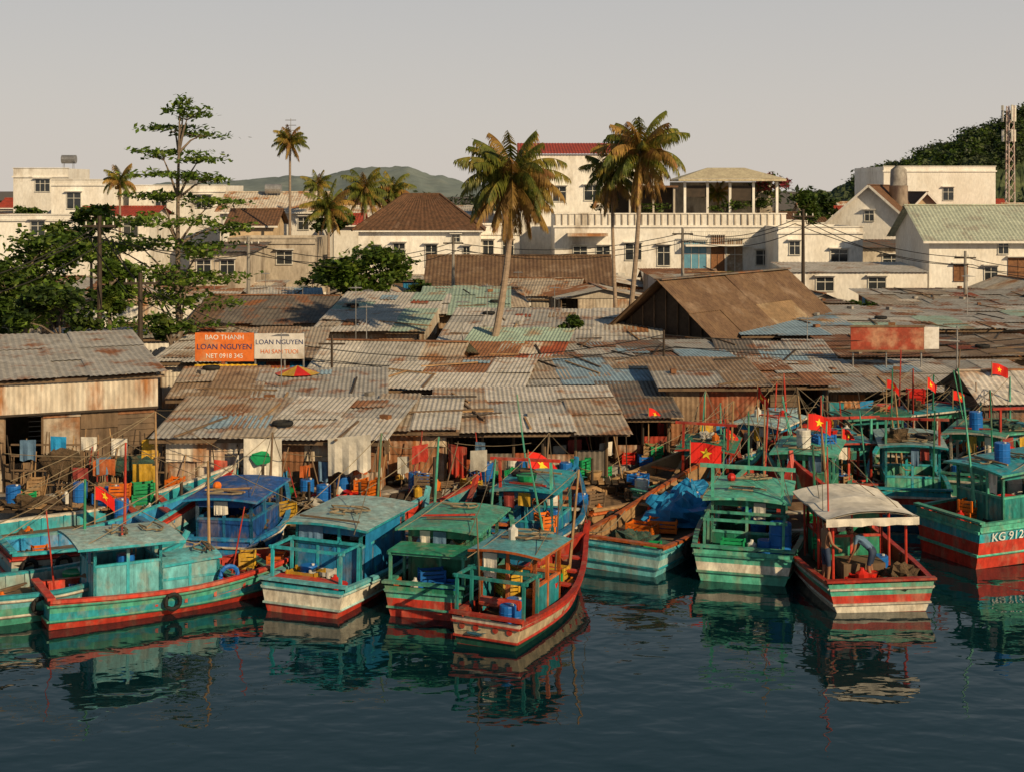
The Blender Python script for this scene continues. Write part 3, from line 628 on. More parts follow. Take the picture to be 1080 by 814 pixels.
def h3x(ob,xc,zg):
    d=118
    def bx(p,u0,u1,y0,y1,v0,v1,m): ob[p].bx(X(u0,d)-xc,X(u1,d)-xc,y0,y1,Z(v1,d)-zg,Z(v0,d)-zg,m)
    for u in (724,748,772,797,822): bx('terrace_columns',u-1.3,u+1.3,1,1.25,192,226,'wall_white')
    rm=ob['terrace_roof']; y=.4
    zc=Z(191,d)-zg; rm.bx(X(716,d)-xc,X(830,d)-xc,.2,7,zc-.02,zc+.16,'cream')
    xm=X(752,d)-xc
    rm.face([(X(716,d)-xc,.2,zc+.17),(X(830,d)-xc,.2,zc+.17),(xm+3.2,3.5,zc+1.15),(xm,3.5,zc+1.15)],'cream')
    rm.face([(X(716,d)-xc,.2,zc+.17),(xm,3.5,zc+1.15),(X(716,d)-xc,7,zc+.17)],'cream'); rm.face([(X(830,d)-xc,.2,zc+.17),(X(830,d)-xc,7,zc+.17),(xm+3.2,3.5,zc+1.15)],'cream')
    bx('terrace_back_wall',716,830,6.6,6.8,192,232,'wall_dirty')
    bx('terrace_screens',724,748,1.1,1.15,196,208,'wood_dark'); bx('terrace_screens',772,797,1.1,1.15,196,212,'wood_dark')
    bx('pergola',640,716,.4,4.5,196,198,'tile_brown')
    for u in (642,665,690,712): bx('terrace_columns',u-1,u+1,.6,.8,198,226,'wall_dirty')
    bx('terrace_back_wall',642,716,4.6,4.75,198,232,'wood_dark')
    bx('awning',598,640,-1.6,-.01,246,249,'zinc_white')
    for a in range(586,830,7): bx('parapet_balusters',a-.6,a+.6,-.1,-.02,226,238,'wall_dirty')
    for u,v in ((655,292),(700,290)): bx('air_conditioner',u-4,u+4,-.4,-.03,v-4,v+4,'plastic_white')
    bx('base_band',586,828,-.06,-.01,300,311,'wall_dirty')
house('terrace_villa',585,829,118,11,226,wins=[(612,268,1.1,1.2,'dark'),(636,268,1.1,1.2,'dark'),(668,266,1.3,1.3,'dark'),(700,270,1.0,1.6,'dark'),(733,274,1.9,3.0,'blue'),(757,276,1.0,4.2,'brown'),(775,276,1.3,3.6,'rust'),(805,272,1.2,1.2,'dark'),(612,298,1.0,.9,'dark'),(690,298,1.2,1,'dark')],par=1.0,bal=[(722,790,244,258)],extra=h3x)
house('white_upper_house',549,700,131,9,163,roof='shed',vr=150,roofm='tile_red',wins=[(590,205,1.2,1.3,'dark'),(625,204,1.5,1.3,'dark')],over=.3)
house('small_white_house',500,548,122,8,238,roof='flat',wins=[(515,262,.9,1.3,'dark'),(536,262,.9,1.3,'dark')])
house('white_side_building',821,910,112,9,240,wins=[(838,262,.8,1.0,'dark'),(885,270,1.3,.9,'dark')],par=.4)
house('gable_house',872,962,131,12,236,roof='gy',vr=196,roofm='tile_brown',wins=[(917,228,.8,.9,'dark'),(895,262,1,1.2,'dark'),(940,262,1,1.2,'dark')],over=.6,rz=-24)
house('tan_gable_house',950,1004,140,14,232,wall='wall_tan',roof='gy',vr=203,roofm='tile_brown',wins=[(986,242,.9,1.1,'dark'),(960,242,.9,1.1,'dark')],over=.5,rz=-6)
house('white_block_building',932,1050,165,14,176,wins=[(1000,205,1.2,1.4,'dark')],par=.5)
house('pale_roof_house',980,1110,103,9,250,roof='gx',vr=217,roofm='tile_green',wins=[(1013,288,.9,1.1,'brown'),(1045,290,.9,1.1,'dark'),(1074,292,1.4,2.6,'brown'),(1058,262,.7,.8,'dark')],over=.6)
house('white_rooftop_building',14,72,158,8,178,wins=[(45,196,1.6,1.3,'dark')],par=.9)
house('white_apartment',54,110,146,10,190,wall='wall_white',wins=[(78,212,1.4,1.6,'dark')],par=.5)
house('white_apartment',136,238,152,10,196,wins=[(170,215,1.2,1.3,'dark'),(215,213,1.6,1.3,'dark')],par=.6)
house('white_house',232,338,140,10,222,roof='gx',vr=203,roofm='zinc_white',wins=[(265,236,1.2,1.2,'dark'),(320,236,1.0,1.2,'dark')])
house('concrete_house',240,332,112,8,252,wall='wall_dirty',wins=[(262,270,1.0,1.0,'dark'),(300,272,1.2,1.0,'dark')],par=.3)
house('small_brown_roof_house',242,288,128,6,236,wall='wall_tan',roof='gx',vr=221,roofm='tile_brown')
house('concrete_house',200,262,104,7,266,wall='wall_dirty',roof='shed',vr=258,roofm='zinc_dark',wins=[(215,282,1,1,'dark'),(240,282,1,1,'dark')],par=.3)
house('small_red_roof_house',352,378,135,6,236,roof='gx',vr=226,roofm='tile_red')
house('low_white_house',835,978,100,7,288,roof='shed',vr=280,roofm='zinc_light',wins=[(870,300,1.2,.9,'dark'),(925,300,1.2,.9,'dark')],over=.2)
house('grey_house',905,980,118,7,262,wall='wall_dirty',roof='shed',vr=255,roofm='zinc_dark',wins=[(940,276,1.4,1,'dark')])
ob=Ob('rooftop_water_tank',(X(907,150),135,Z(196,135))); mb=ob['tank']; mb.tube([(0,0,0),(0,0,.6),(0,0,1.5),(0,0,1.9)],[.8,.8,.75,.3],'concrete',14); mb.cyl((0,0,-8),(0,0,0),.9,.9,'wall_dirty',8); ob.smooth.add('tank'); ob.done()
for u,d,v in ((60,158,172),(190,152,194),(280,140,205)):
    ob=Ob('rooftop_water_tank',(X(u,d),d+4,Z(v+4,d))); mb=ob['tank']; mb.cyl((-.7,0,.9),(.9,0,.9),.5,.5,'steel',14)
    for a in(-.5,.6):
        for b_ in(-.3,.3): ob['stand'].cyl((a,b_,-1.2),(a,b_*.7,.6),.03,.03,'steel',5)
    ob.done()
rr=random.Random(9)
for _ in range(260):
    d=rr.uniform(118,230); u=rr.uniform(-60,1140); W=rr.uniform(6,12); dp=rr.uniform(6,9); x=X(u,d)
    if any(x-W/2-.3<b_ and x+W/2+.3>a and d-.3<dd and d+dp+.3>c for a,b_,c,dd in OCC): continue
    vt=rr.uniform(226,240)-(d-118)*.08; wu=W/d*F/2; k=rr.random()
    ws=[(u+q*wu,vt+14,rr.uniform(.8,1.6),rr.uniform(1,1.5),'dark') for q in rr.choice([(-.5,.5),(0,),(-.4,.2),(-.5,0,.5)])]
    if k<.5: house('town_house',u-wu,u+wu,d,dp,vt,wins=ws,wall=rr.choice(['wall_white','wall_dirty','wall_white','wall_white']),par=.4)
    else: house('town_house',u-wu,u+wu,d,dp,vt,roof='gx',vr=vt-9,roofm=rr.choice(['tile_red','tile_brown','zinc','zinc_white','zinc_white']),wins=ws,wall=rr.choice(['wall_white','wall_dirty','wall_white']))

# cell tower
d=190; ob=Ob('cell_tower',(X(1065,d),d,1.2)); H_=Z(112,d)-1.2
for k in range(3):
    a=k*2.094; p=(math.cos(a)*.75,math.sin(a)*.75,0); ob['legs'].cyl(p,(p[0]*.7,p[1]*.7,H_),.11,.08,'metal_tower',6)
nn=16
for i in range(nn):
    for k in range(3):
        a=k*2.094;b_=(k+1)*2.094; s0=.75*(1-.3*i/nn); s1=.75*(1-.3*(i+1)/nn)
        ob['bracing'].cyl((math.cos(a)*s0,math.sin(a)*s0,H_*i/nn),(math.cos(b_)*s1,math.sin(b_)*s1,H_*(i+1)/nn),.05,.05,'metal_tower',4)
for k in range(3):
    a=k*2.094+.5; ob['antennas'].box((math.cos(a)*.95,math.sin(a)*.95,H_-1),(.3,.25,2.2),'plastic_white',a); ob['antennas'].box((math.cos(a)*.9,math.sin(a)*.9,H_-4),(.3,.25,1.6),'plastic_white',a)
ob.done()
poles=[]
for u,d,vt,vb in ((105,62,228,375),(148,60,288,395),(847,88,221,330),(262,84,250,330),(1018,92,265,330),(478,98,250,300),(720,95,240,300)):
    zt=Z(vt,d); ob=Ob('utility_pole',(X(u,d),d,1.0)); ob['pole'].cyl((0,0,0),(0,0,zt-1),.14,.09,'wood_dark' if u in(105,847,148) else 'concrete',8)
    ob['crossarm'].bx(-.7,.7,-.05,.05,zt-1.5,zt-1.4,'wood_dark')
    for q in(-.6,-.2,.2,.6): ob['insulators'].cyl((q,0,zt-1.4),(q,0,zt-1.25),.04,.03,'plastic_white',6)
    ob.done(); poles.append((X(u,d),d,zt-.4))
ob=Ob('power_lines',poles[0])
def wire(a,b_,s=.5,r=.028):
    for o in(-.5,0,.5): ob['w'].rope((a[0]+o,a[1],a[2]-abs(o)),(b_[0]+o,b_[1],b_[2]-abs(o)),'wire',r,s+o*.3,12)
wire(poles[0],poles[3]); wire(poles[3],poles[5],1); wire(poles[5],poles[6],.8); wire(poles[6],poles[2],.7); wire(poles[2],poles[4],.6); wire(poles[4],(X(1150,95),95,5.5),.5); wire(poles[0],(X(-80,60),60,6.2),.5); wire(poles[1],poles[0],.3); wire(poles[1],(X(350,58),58,3.9),.5,.02); wire((X(350,58),58,3.9),(X(700,60),60,4.3),.6,.02); wire((X(700,60),60,4.3),(X(1130,62),62,4.6),.5,.02)
ob.done(world=True)
for u,d in ((350,58),(700,60)):
    ob=Ob('utility_pole',(X(u,d),d,1.0)); ob['pole'].cyl((0,0,0),(0,0,3.5),.07,.05,'wood_dark',6); ob['crossarm'].bx(-.55,.55,-.04,.04,3.1,3.17,'wood_dark'); ob.done()
d=128; ob=Ob('radio_mast',(X(303,d),d+2,1.2)); hh=Z(124,d)-1.2; ob['mast'].cyl((0,0,0),(0,0,hh),.07,.03,'steel',5)
for q in(.93,.96,.99): ob['dipoles'].cyl((-.5,0,hh*q),(.5,0,hh*q),.03,.03,'steel',4)
ob.done()

# ------------------------------------------------------------ signs
d=57; ob=Ob('shop_signboard',(X(262,d),d,0)); z0=Z(381,d);z1=Z(351,d)
ob['board_orange'].bx(X(206,d),X(268,d),d-.06,d,z0,z1,'sign_orange'); ob['board_white'].bx(X(268.6,d),X(321,d),d-.06,d,z0+.1,z1-.03,'sign_white')
for u in(208,238,269,300,320): ob['posts'].cyl((X(u,d),d+.06,1),(X(u,d),d+.06,z1),.04,.04,'steel',5)
ob['awning'].corr((X(210,d),d-1.5,Z(402,d-1.5)),(X(268,d),d-1.5,Z(402,d-1.5)),(X(272,d),d-.1,Z(384,d)),(X(206,d),d-.1,Z(384,d)),'sign_yellow',.2)
ob['awning'].corr((X(272,d),d-1.2,Z(403,d-1.2)),(X(330,d),d-1.2,Z(403,d-1.2)),(X(328,d),d-.1,Z(388,d)),(X(275,d),d-.1,Z(388,d)),'sign_yellow',.2)
r0=Matrix.Rotation(math.pi/2,4,'X')
for body,sz,u,v,mm in (('BAO THANH',.32,237,356,'text_white'),('LOAN NGUYEN',.37,237,366,'text_dark'),('NET 0918 345',.30,237,375.5,'text_white'),('LOAN NGUYEN',.32,295,361,'text_dark'),('HAI SAN TUOI',.28,295,371,'sign_orange')):
    ob.extra.append(textmesh(body,sz*.85,mm,lambda c,u=u,v=v:r0@c+Vector((X(u,d),d-.07,Z(v,d)))-Vector((X(262,d),d,0))))
ob.done(world=True)
d=61; ob=Ob('rusty_signboard',(X(935,d),d,0)); ob['board'].bx(X(897,d),X(974,d),d-.06,d,Z(369,d),Z(344,d),'sign_rust'); ob['side_board'].bx(X(974.4,d),X(990,d),d-.05,d,Z(368,d),Z(345,d),'sign_white')
for a,b_,c,e in ((896,975,343,345),(896,975,369,371)): ob['frame'].bx(X(a,d),X(b_,d),d-.1,d-.065,Z(e,d),Z(c,d),'wood_old')
for u in(900,935,972,1010): ob['posts'].cyl((X(u,d),d+.05,1),(X(u,d),d+.05,Z(344,d)),.04,.04,'steel',5)
ob['rail'].beam((X(974,d),d,Z(345,d)),(X(1012,d),d,Z(347,d)),.05,'steel'); ob['rail'].beam((X(974,d),d,Z(358,d)),(X(1012,d),d,Z(360,d)),.05,'steel'); ob.done(world=True)
ob=Ob('market_parasol',(X(312,54.8),55.2,1)); ob['pole'].cyl((0,0,0),(0,0,2.4),.03,.03,'steel',6)
for k in range(8):
    a=k*.785;b_=(k+1)*.785; ob['canopy'].face([(0,0,2.6),(.9*math.cos(a),.9*math.sin(a),2.3),(.9*math.cos(b_),.9*math.sin(b_),2.3)],['plastic_red','p_yellow'][k%2])
ob.done()

# ------------------------------------------------------------ trees
d=70; 
tv=[(192,113,10,16,110),(199,120,22,9,150),(178,136,30,7,190),(208,141,27,7,150),(172,161,26,8,190),(214,166,30,8,190),(186,184,38,8,260),(218,189,22,8,140),(164,206,32,9,230),(218,214,34,9,230),(178,232,48,11,400),(230,241,30,9,220),(146,256,40,11,330),(210,263,48,12,400),(150,286,46,13,370),(200,293,48,13,380),(165,313,44,12,300),(215,319,36,11,230),(148,336,34,12,200),(190,344,40,11,200),(120,262,24,9,160),(238,290,24,9,150)]
tree('tropical_almond_tree',190,d,[(X(u,d),d+R.uniform(-1.2,1.2),Z(v,d),ru/21.2,ru/21.2,max(.2,rv/21.2*.75),n) for u,v,ru,rv,n in tv],'leaf_bright',.16,.2,extra='leaf')
broad('broadleaf_tree',30,285,64,62,55,'leaf',3800,.19,k=15,extra='leaf_bright')
broad('broadleaf_tree',-30,300,60,50,60,'leaf',2600,.2)
broad('broadleaf_tree',95,250,78,40,34,'leaf',2600,.2,extra='leaf_bright')
broad('broadleaf_tree',60,330,58,44,30,'leaf_dark',2200,.18,extra='leaf_bright')
broad('mango_tree',388,283,92,58,28,'leaf',4800,.22,k=13,extra='leaf_bright')
broad('broadleaf_tree',118,300,66,26,34,'leaf',1800,.2,extra='leaf_bright')
broad('flowering_tree',800,202,124,22,20,'leaf',900,.2,zg=Z(226,124)); broad('bougainvillea_bush',818,192,121,16,13,'flower',700,.16,zg=Z(226,121)); broad('broadleaf_tree',852,218,128,16,22,'leaf',1500,.25); broad('broadleaf_tree',868,214,150,20,18,'leaf_dark',1500,.3)
broad('broadleaf_tree',470,232,138,22,16,'leaf_dark',1200,.28); broad('broadleaf_tree',20,232,140,30,14,'leaf',1500,.3); broad('broadleaf_tree',345,232,130,26,12,'leaf',1200,.28)
broad('terrace_shrub',640,215,121,14,10,'leaf_dark',500,.2,zg=Z(226,121)); broad('terrace_shrub',765,218,119.5,20,6,'leaf',500,.16,zg=Z(226,119)); broad('terrace_shrub',690,220,119.5,20,5,'leaf',400,.16,zg=Z(226,119))
broad('broadleaf_tree',1062,250,160,30,26,'leaf_dark',1500,.35)
palm(540,66,190,2.55,ub=508,nf=40,old=24,tr=.24)
palm(676,82,163,2.8,ub=659,nf=34,old=12,tr=.2); palm(646,84,186,2.2,ub=652,nf=22,old=12,tr=.16)
palm(305,124,150,1.75,nf=26,old=5,tr=.17,zg=1.2); palm(125,110,192,1.6,nf=22,old=3,tr=.15,zg=1.2)
palm(346,112,222,2.2,nf=24,old=3,tr=.17); palm(384,120,202,2.3,nf=24,old=6,tr=.17); palm(414,122,203,2.1,nf=24,old=4,tr=.17)
palm(335,135,196,1.7,nf=18,old=2,tr=.15)
palm(757,122,206,1.3,nf=18,old=2,tr=.1,zg=Z(226,122),name='potted_palm')
ob=Ob('distant_trees',(0,260,1)); rr=random.Random(4)
for i in range(190):
    d=rr.uniform(225,380); u=rr.uniform(-80,1160); r=rr.uniform(2.5,5); leaves(ob['f'],(X(u,d),d,rr.uniform(3,7.5)),(r,r,r*.7),110,.7,'leaf_far',rr)
ob.done(world=True)
ob=Ob('hillside_trees',(X(1000,560),560,1))
for i in range(420):
    u=rr.uniform(900,1120); t=rr.uniform(.15,.5); d=520+160*t; pv=[(860,206),(940,180),(985,160),(1040,138),(1085,118),(1150,100)]
    for (a,va),(b_,vb) in zip(pv,pv[1:]):
        if a<=u<=b_: q=(u-a)/(b_-a); q=q*q*(3-2*q); hz=Z(va+(vb-va)*q,600)*math.sin(math.pi*t)
    r=rr.uniform(2,3.8); leaves(ob['f'],(X(u,520)+(d-520)*(u-540)/F,d,hz+1),(r,r,r*.8),50,.8,rr.choice(['leaf','leaf_far','leaf_far','leaf_dark']),rr)
ob.done(world=True)

# ------------------------------------------------------------ boats
def frame(ob,x0,x1,y0,y1,z0,z1,m,r=.035,rails=True,n=2):
    mb=ob['frame']
    for x in (x0,x1):
        for i in range(n): y=y0+(y1-y0)*i/(n-1); mb.beam((x,y,z0),(x,y,z1),r*2,m)
    for y in(y0,y1): mb.beam((x0-.1,y,z1),(x1+.1,y,z1),r*2,m)
    for x in(x0,x1): mb.beam((x,y0-.1,z1+.01),(x,y1+.1,z1+.01),r*1.8,m)
def cabin(ob,x0,x1,y0,y1,z0,z1,wall,trim,roof,ph=.9,head=.22,over=.3,nw=2,open_back=False,slope=.06,rclut=0,rr=None,solid=()):
    mb=ob['cabin_walls']; t=.04; zt=z0+ph; zh=z1-head
    for k,(ax,ay,bx_,by) in enumerate(((x0,y0,x1,y0),(x1,y0,x1,y1),(x1,y1,x0,y1),(x0,y1,x0,y0))):
        a=Vector((ax,ay,0));b_=Vector((bx_,by,0)); L=(b_-a).length
        if not(open_back and k==0):
            mb.beam(a+Vector((0,0,(z0+zt)/2)),b_+Vector((0,0,(z0+zt)/2)),t,wall,zt-z0)
            ob['cabin_trim'].beam(a+Vector((0,0,zt)),b_+Vector((0,0,zt)),.08,trim,.06)
            nb=max(2,int(L/.3))
            for i in range(1,nb): p=a.lerp(b_,i/nb); ob['cabin_battens'].beam(p+Vector((0,0,z0)),p+Vector((0,0,zt-.04)),.055,wall)
        mb.beam(a+Vector((0,0,(z1+zh)/2)),b_+Vector((0,0,(z1+zh)/2)),t*1.02,wall,head)
        if k in solid: mb.beam(a+Vector((0,0,(zh+zt)/2)),b_+Vector((0,0,(zh+zt)/2)),t*.96,wall,zh-zt)
        m_=nw if L>1 else 1
        for i in range(m_+1): p=a.lerp(b_,i/m_); ob['cabin_trim'].beam(p+Vector((0,0,z0)),p+Vector((0,0,z1)),.075,trim)
    rb=ob['cabin_roof']; n=6; o=over
    for i in range(n):
        xa=x0-o+(x1-x0+2*o)*i/n; xb=x0-o+(x1-x0+2*o)*(i+1)/n
        za=.08*(1-(2*i/n-1)**2); zb=.08*(1-(2*(i+1)/n-1)**2); s0=0; s1=slope*(y1-y0)
        A=[(xa,y0-o,z1+.02+za),(xb,y0-o,z1+.02+zb),(xb,y1+o,z1+.02+zb+s1),(xa,y1+o,z1+.02+za+s1)]
        rb.face(A,roof); B_=[(p[0],p[1],p[2]-.06) for p in A]; rb.face(B_[::-1],roof); rb.face([B_[0],B_[1],A[1],A[0]],trim); rb.face([B_[2],B_[3],A[3],A[2]],trim)
        if i==0: rb.face([B_[3],B_[0],A[0],A[3]],trim)
        if i==n-1: rb.face([B_[1],B_[2],A[2],A[1]],trim)
    if rr is None: rr=random.Random(int(x0*100+z1*77))
    for _ in range(4): clutter(ob['cabin_goods'],x0+.15,x1-.15,y0+.15,y1-.15,z0+ph-.45,1,rr)
    ob['helm_wheel'].tube([( .22*math.cos(a),y0+(y1-y0)*.7,z0+ph+.15+.22*math.sin(a)) for a in[i*math.pi/6 for i in range(13)]],.02,'wood_light',5,False)
    for _ in range(3):
        y=rr.uniform(y0,y1); q=rr.uniform(-.5,.5); zz=z1+.15+slope*(y-y0)
        if rr.random()<.5: rb.beam((x0+rr.uniform(0,.3),y,zz),(x1-rr.uniform(0,.3),y+q,zz+.02),.045,rr.choice(['wood_old','wood_light','p_red']))
        else: rb.tube([(rr.uniform(-.3,.3)+.35*math.cos(a*.6),y+.25*math.sin(a*.6),zz+.01*(a%3)) for a in range(14)],.025,'rope',5)
    for _ in range(2):
        x=rr.uniform(x0,x1-.4); cloth(ob['hung_rags'],(x,y0-.06,z1-.05),(x+rr.uniform(.2,.4),y0-.06,z1-.05),rr.uniform(.3,.6),rr.choice(['tarp_white','shirt','shirt_blue','p_yellow','tarp_grey']),rr.random()*5,.03,5)
    if rclut: clutter(ob['roof_goods'],x0+.2,x1-.2,y0+.3,y1-.3,z1+.11,rclut,rr)
def boat(u,v,hd,L=7.5,W=2.6,hs=.8,hm=.72,hb=1.7,cols=('p_redbrown','p_green','p_white','p_green','p_red'),cap='p_red',inner='p_orange',rail='p_white',deck='wood_old',name='fishing_boat',fn=None,cl=8,rake=.9,text=None,masts=1,tires=None,seed=0):
    d=D(v); rr=random.Random(int(u*3+v*5+seed)); ob=Ob(name,(X(u,d),d,0),math.radians(hd),tilt=(rr.uniform(-.01,.015),rr.uniform(-.02,.02))); N=20
    def sh(t): return hs+(hm-hs)*math.sin(t/.4*math.pi/2) if t<.4 else hm+(hb-hm)*((t-.4)/.6)**1.9
    def be(t): return W/2*(.88+.12*math.sin(t/.4*math.pi/2)) if t<.4 else max(.02,W/2*(1-((t-.4)/.6)**2.3))
    fr=[0,.30,.60,.84,1.0]
    def pt(t,f,s,off=0):
        z=f*sh(t); wl=.84-.5*t**2.5; wm=wl+(1-wl)*max(0,f)**.75; 
        return Vector((s*(be(t)*wm+off),L*t*.93+rake*t**3*(z/hb),z))
    def kp(t,s): p=pt(t,0,s); return Vector((p.x*.35,p.y,-.4))
    mb=ob['hull']
    for s in(1,-1):
        for i in range(N):
            t0=i/N;t1=(i+1)/N
            q=[kp(t0,s),kp(t1,s),pt(t1,0,s),pt(t0,0,s)]; mb.face(q if s>0 else q[::-1],cols[0])
            for j in range(4):
                q=[pt(t0,fr[j],s),pt(t1,fr[j],s),pt(t1,fr[j+1],s),pt(t0,fr[j+1],s)]; mb.face(q if s>0 else q[::-1],cols[j+1])
    mb.face([kp(0,1),pt(0,0,1),pt(0,0,-1),kp(0,-1)],cols[0])
    for j in range(4): mb.face([pt(0,fr[j],1),pt(0,fr[j+1],1),pt(0,fr[j+1],-1),pt(0,fr[j],-1)],cols[j+1])
    g=ob['gunwale']; dk=ob['deck']; zd=lambda t:max(.22,min(sh(t)-.34,hm+.5*(sh(t)-hm)))
    def ins(t,s,o,z): p=pt(t,1,s); return Vector((s*max(.012,abs(p.x)-o),p.y,z))
    for s in(1,-1):
        for i in range(N):
            t0=i/N;t1=(i+1)/N; P=[]
            for t in(t0,t1):
                z=sh(t); P.append([ins(t,s,-.04,z-.03),ins(t,s,-.04,z+.05),ins(t,s,.10,z+.05),ins(t,s,.10,z-.02),ins(t,s,.13,zd(t))])
            for j in range(4):
                q=[P[0][j],P[1][j],P[1][j+1],P[0][j+1]]; g.face(q if s>0 else q[::-1],cap if j<3 else inner)
        for lv in(.30,.84):
            ob['rub_rails'].tube([pt(i/N,lv,s,.02) for i in range(N+1)],.035,rail,4)
        for i in range(1,N-2,2): 
            t=i/N; a=ins(t,s,.12,sh(t)); ob['ribs'].beam(a,(a.x,a.y,zd(t)),.07,inner)
    for i in range(N):
        t0=i/N;t1=(i+1)/N; dk.face([ins(t0,1,.13,zd(t0)),ins(t1,1,.13,zd(t1)),ins(t1,-1,.13,zd(t1)),ins(t0,-1,.13,zd(t0))],deck)
    x0=abs(pt(0,1,1).x); g.bx(-x0-.05,x0+.05,-.07,.12,hs+.052,hs+.11,cap); ob['rub_rails'].bx(-x0*.93,x0*.93,-.06,-.004,hs*.28,hs*.34,rail); ob['rub_rails'].bx(-x0*.98,x0*.98,-.06,-.004,hs*.80,hs*.86,rail)
    st=pt(1,1,1); st.x=0; ob['stem'].beam((0,pt(1,0,1).y-.1,-.3),(0,st.y+.05,hb+.28),.12,cap,.16)
    for t in(.62,.74,.84): 
        z=sh(t)-.05; a=ins(t,1,.1,z);b_=ins(t,-1,.1,z); ob['thwarts'].beam(a,b_,.22,rail if rr.random()<.5 else inner,.05)
    ob['hatch'].bx(-W*.2,W*.2,L*.58,L*.72,zd(.5)-.02,zd(.6)+.22,inner)
    nt_=rr.choice([0,1,1,2]) if tires is None else tires
    for k in range(nt_):
        t=rr.uniform(.05,.5); s_=1 if hd<0 else -1; p=pt(t,.7,s_,.1); tire(ob['fender_tires'],(p.x,p.y,p.z-.05),.18,.06); ob['fender_tires'].rope((p.x,p.y,p.z+.1),(p.x*.96,p.y,sh(t)+.05),r=.012,sag=0,n=2)
    for k in range(2):
        y=L*rr.uniform(.05,.7); ob['coiled_rope'].tube([(W*.28*math.cos(k*3)+.22*math.cos(a),y+.22*math.sin(a),zd(y/L)+.03+a*.008) for a in [i*.6 for i in range(24)]],.022,'rope',5)
    clutter(ob['deck_goods'],-W*.32,W*.32,L*.55,L*.8,zd(.62),cl,rr)
    clutter(ob['deck_goods'],-W*.30,W*.30,L*.05,L*.2,zd(.1),3,rr)
    for k in range(masts):
        y=L*rr.uniform(.55,.8); h=rr.uniform(2.4,3.6)+.5; x=rr.uniform(-.4,.4); mm=rr.choice(['p_red','p_green','wood_old','wood_light','p_mint']); dx=rr.uniform(-.3,.3)
        ob['mast'].cyl((x,y,zd(.6)),(x+dx,y,h),.05,.03,mm,6)
        ob['rigging'].rope((x+dx,y,h),(0,st.y,hb+.2),r=.012,sag=.05); ob['rigging'].rope((x+dx,y,h),(W*.4,L*.1,hs+1.2),r=.012,sag=.1); ob['rigging'].rope((x+dx,y,h),(-W*.4,L*.1,hs+1.2),r=.012,sag=.1)
    ob['mooring_rope'].rope((0,st.y,hb),(rr.uniform(-1,1),st.y+3,1.2),r=.018,sag=.25)
    ctx=dict(ob=ob,L=L,W=W,sh=sh,be=be,zd=zd,pt=pt,rr=rr,hs=hs,hb=hb)
    if fn: fn(ctx)
    if text:
        body,t0,f0,sz,side,mm=text
        def fnm(c):
            t=t0+side*c.x/(L*.93); z=f0*sh(t0)+c.y+ (sh(t)-sh(t0))*.6; return pt(max(0,min(.97,t)),z/sh(t),side,.05+c.z)
        ob.extra.append(textmesh(body,sz,mm,fnm,'registration_number'))
    return ob.done(),ob
def poles_up(ob,pts,m='wood_old',r=.025):
    for a,b_ in pts: ob['poles'].cyl(a,b_,r,r*.7,m,5)

def f1(c):
    ob=c['ob'];W=c['W'];L=c['L'];rr=c['rr']
    cabin(ob,-.72,.72,1.1,2.7,.4,1.9,'p_cyan_l','p_cyan','p_aqua_w',.95,.2,.5,2,slope=-.03)
    cabin(ob,-.62,.62,2.75,4.2,.4,1.15,'p_cyan_l','p_cyan','p_cyan_l',.4,.2,.08,2,solid=(0,1,2,3))
    ob['lifebuoy'].tube([(.92,4.4+.22*math.cos(a),.8+.22*math.sin(a)) for a in[i*math.pi/6 for i in range(13)]],.06,'barrel_blue',6,False)
    poles_up(ob,[((-.5,.4,.5),(-.6,.2,2.6)),((.4,4.6,.5),(.6,4.9,2.4))],'p_red')
boat(44,655,-61,7.7,2.3,.7,.62,1.3,('p_redbrown','p_red','p_cyan','p_mint','p_red'),'p_red','p_red','p_mint',fn=f1,cl=6)
def f2(c):
    ob=c['ob'];W=c['W'];rr=c['rr']
    cabin(ob,-.85,.95,1.3,3.9,.45,1.95,'p_blue_l','p_cyan','p_aqua_w',1.0,.22,.3,3,slope=.02,rclut=0,rr=rr)
    ob['stern_bench'].bx(-.9,.9,.15,.5,.75,.82,'p_red'); crate(ob['deck_box'],(-.3,.75,.5),'p_yellow',.8,.5,.4); jug(ob['deck_box'],(.5,.8,.5),'plastic_red'); crate(ob['deck_box'],(.1,.9,.5),'plastic_white',.5,.4,.4)
    cloth(ob['side_cloth'],(.99,1.5,1.85),(.99,3.6,1.85),1.0,'tarp_blue',3,.04); frame(ob,-.95,.95,.2,1.2,.5,1.55,'p_cyan')
boat(318,648,-20,7.4,2.6,.72,.66,1.4,('p_redbrown','p_red','p_white','p_white','p_cyan'),'p_cyan_l','p_red','p_aqua_w',fn=f2,text=None,tires=0)
def f3(c):
    ob=c['ob'];rr=c['rr']
    cabin(ob,-.8,.85,1.2,3.4,.45,1.92,'p_green','p_mint','p_mint',.8,.22,.3,2,slope=.03,rclut=0,rr=rr)
    frame(ob,-.95,.95,.2,1.2,.5,1.5,'p_mint'); ob['awning_slab'].bx(-1.0,1.0,.1,1.1,1.54,1.58,'p_green'); jug(ob['jugs'],(-.4,.5,.5),'plastic_white'); crate(ob['jugs'],(.3,.6,.5),'barrel_blue')
boat(447,652,-16,7,2.35,.75,.66,1.4,('p_redbrown','p_red','p_red','p_mint','p_green'),'p_mint','p_orange','p_mint',fn=f3)
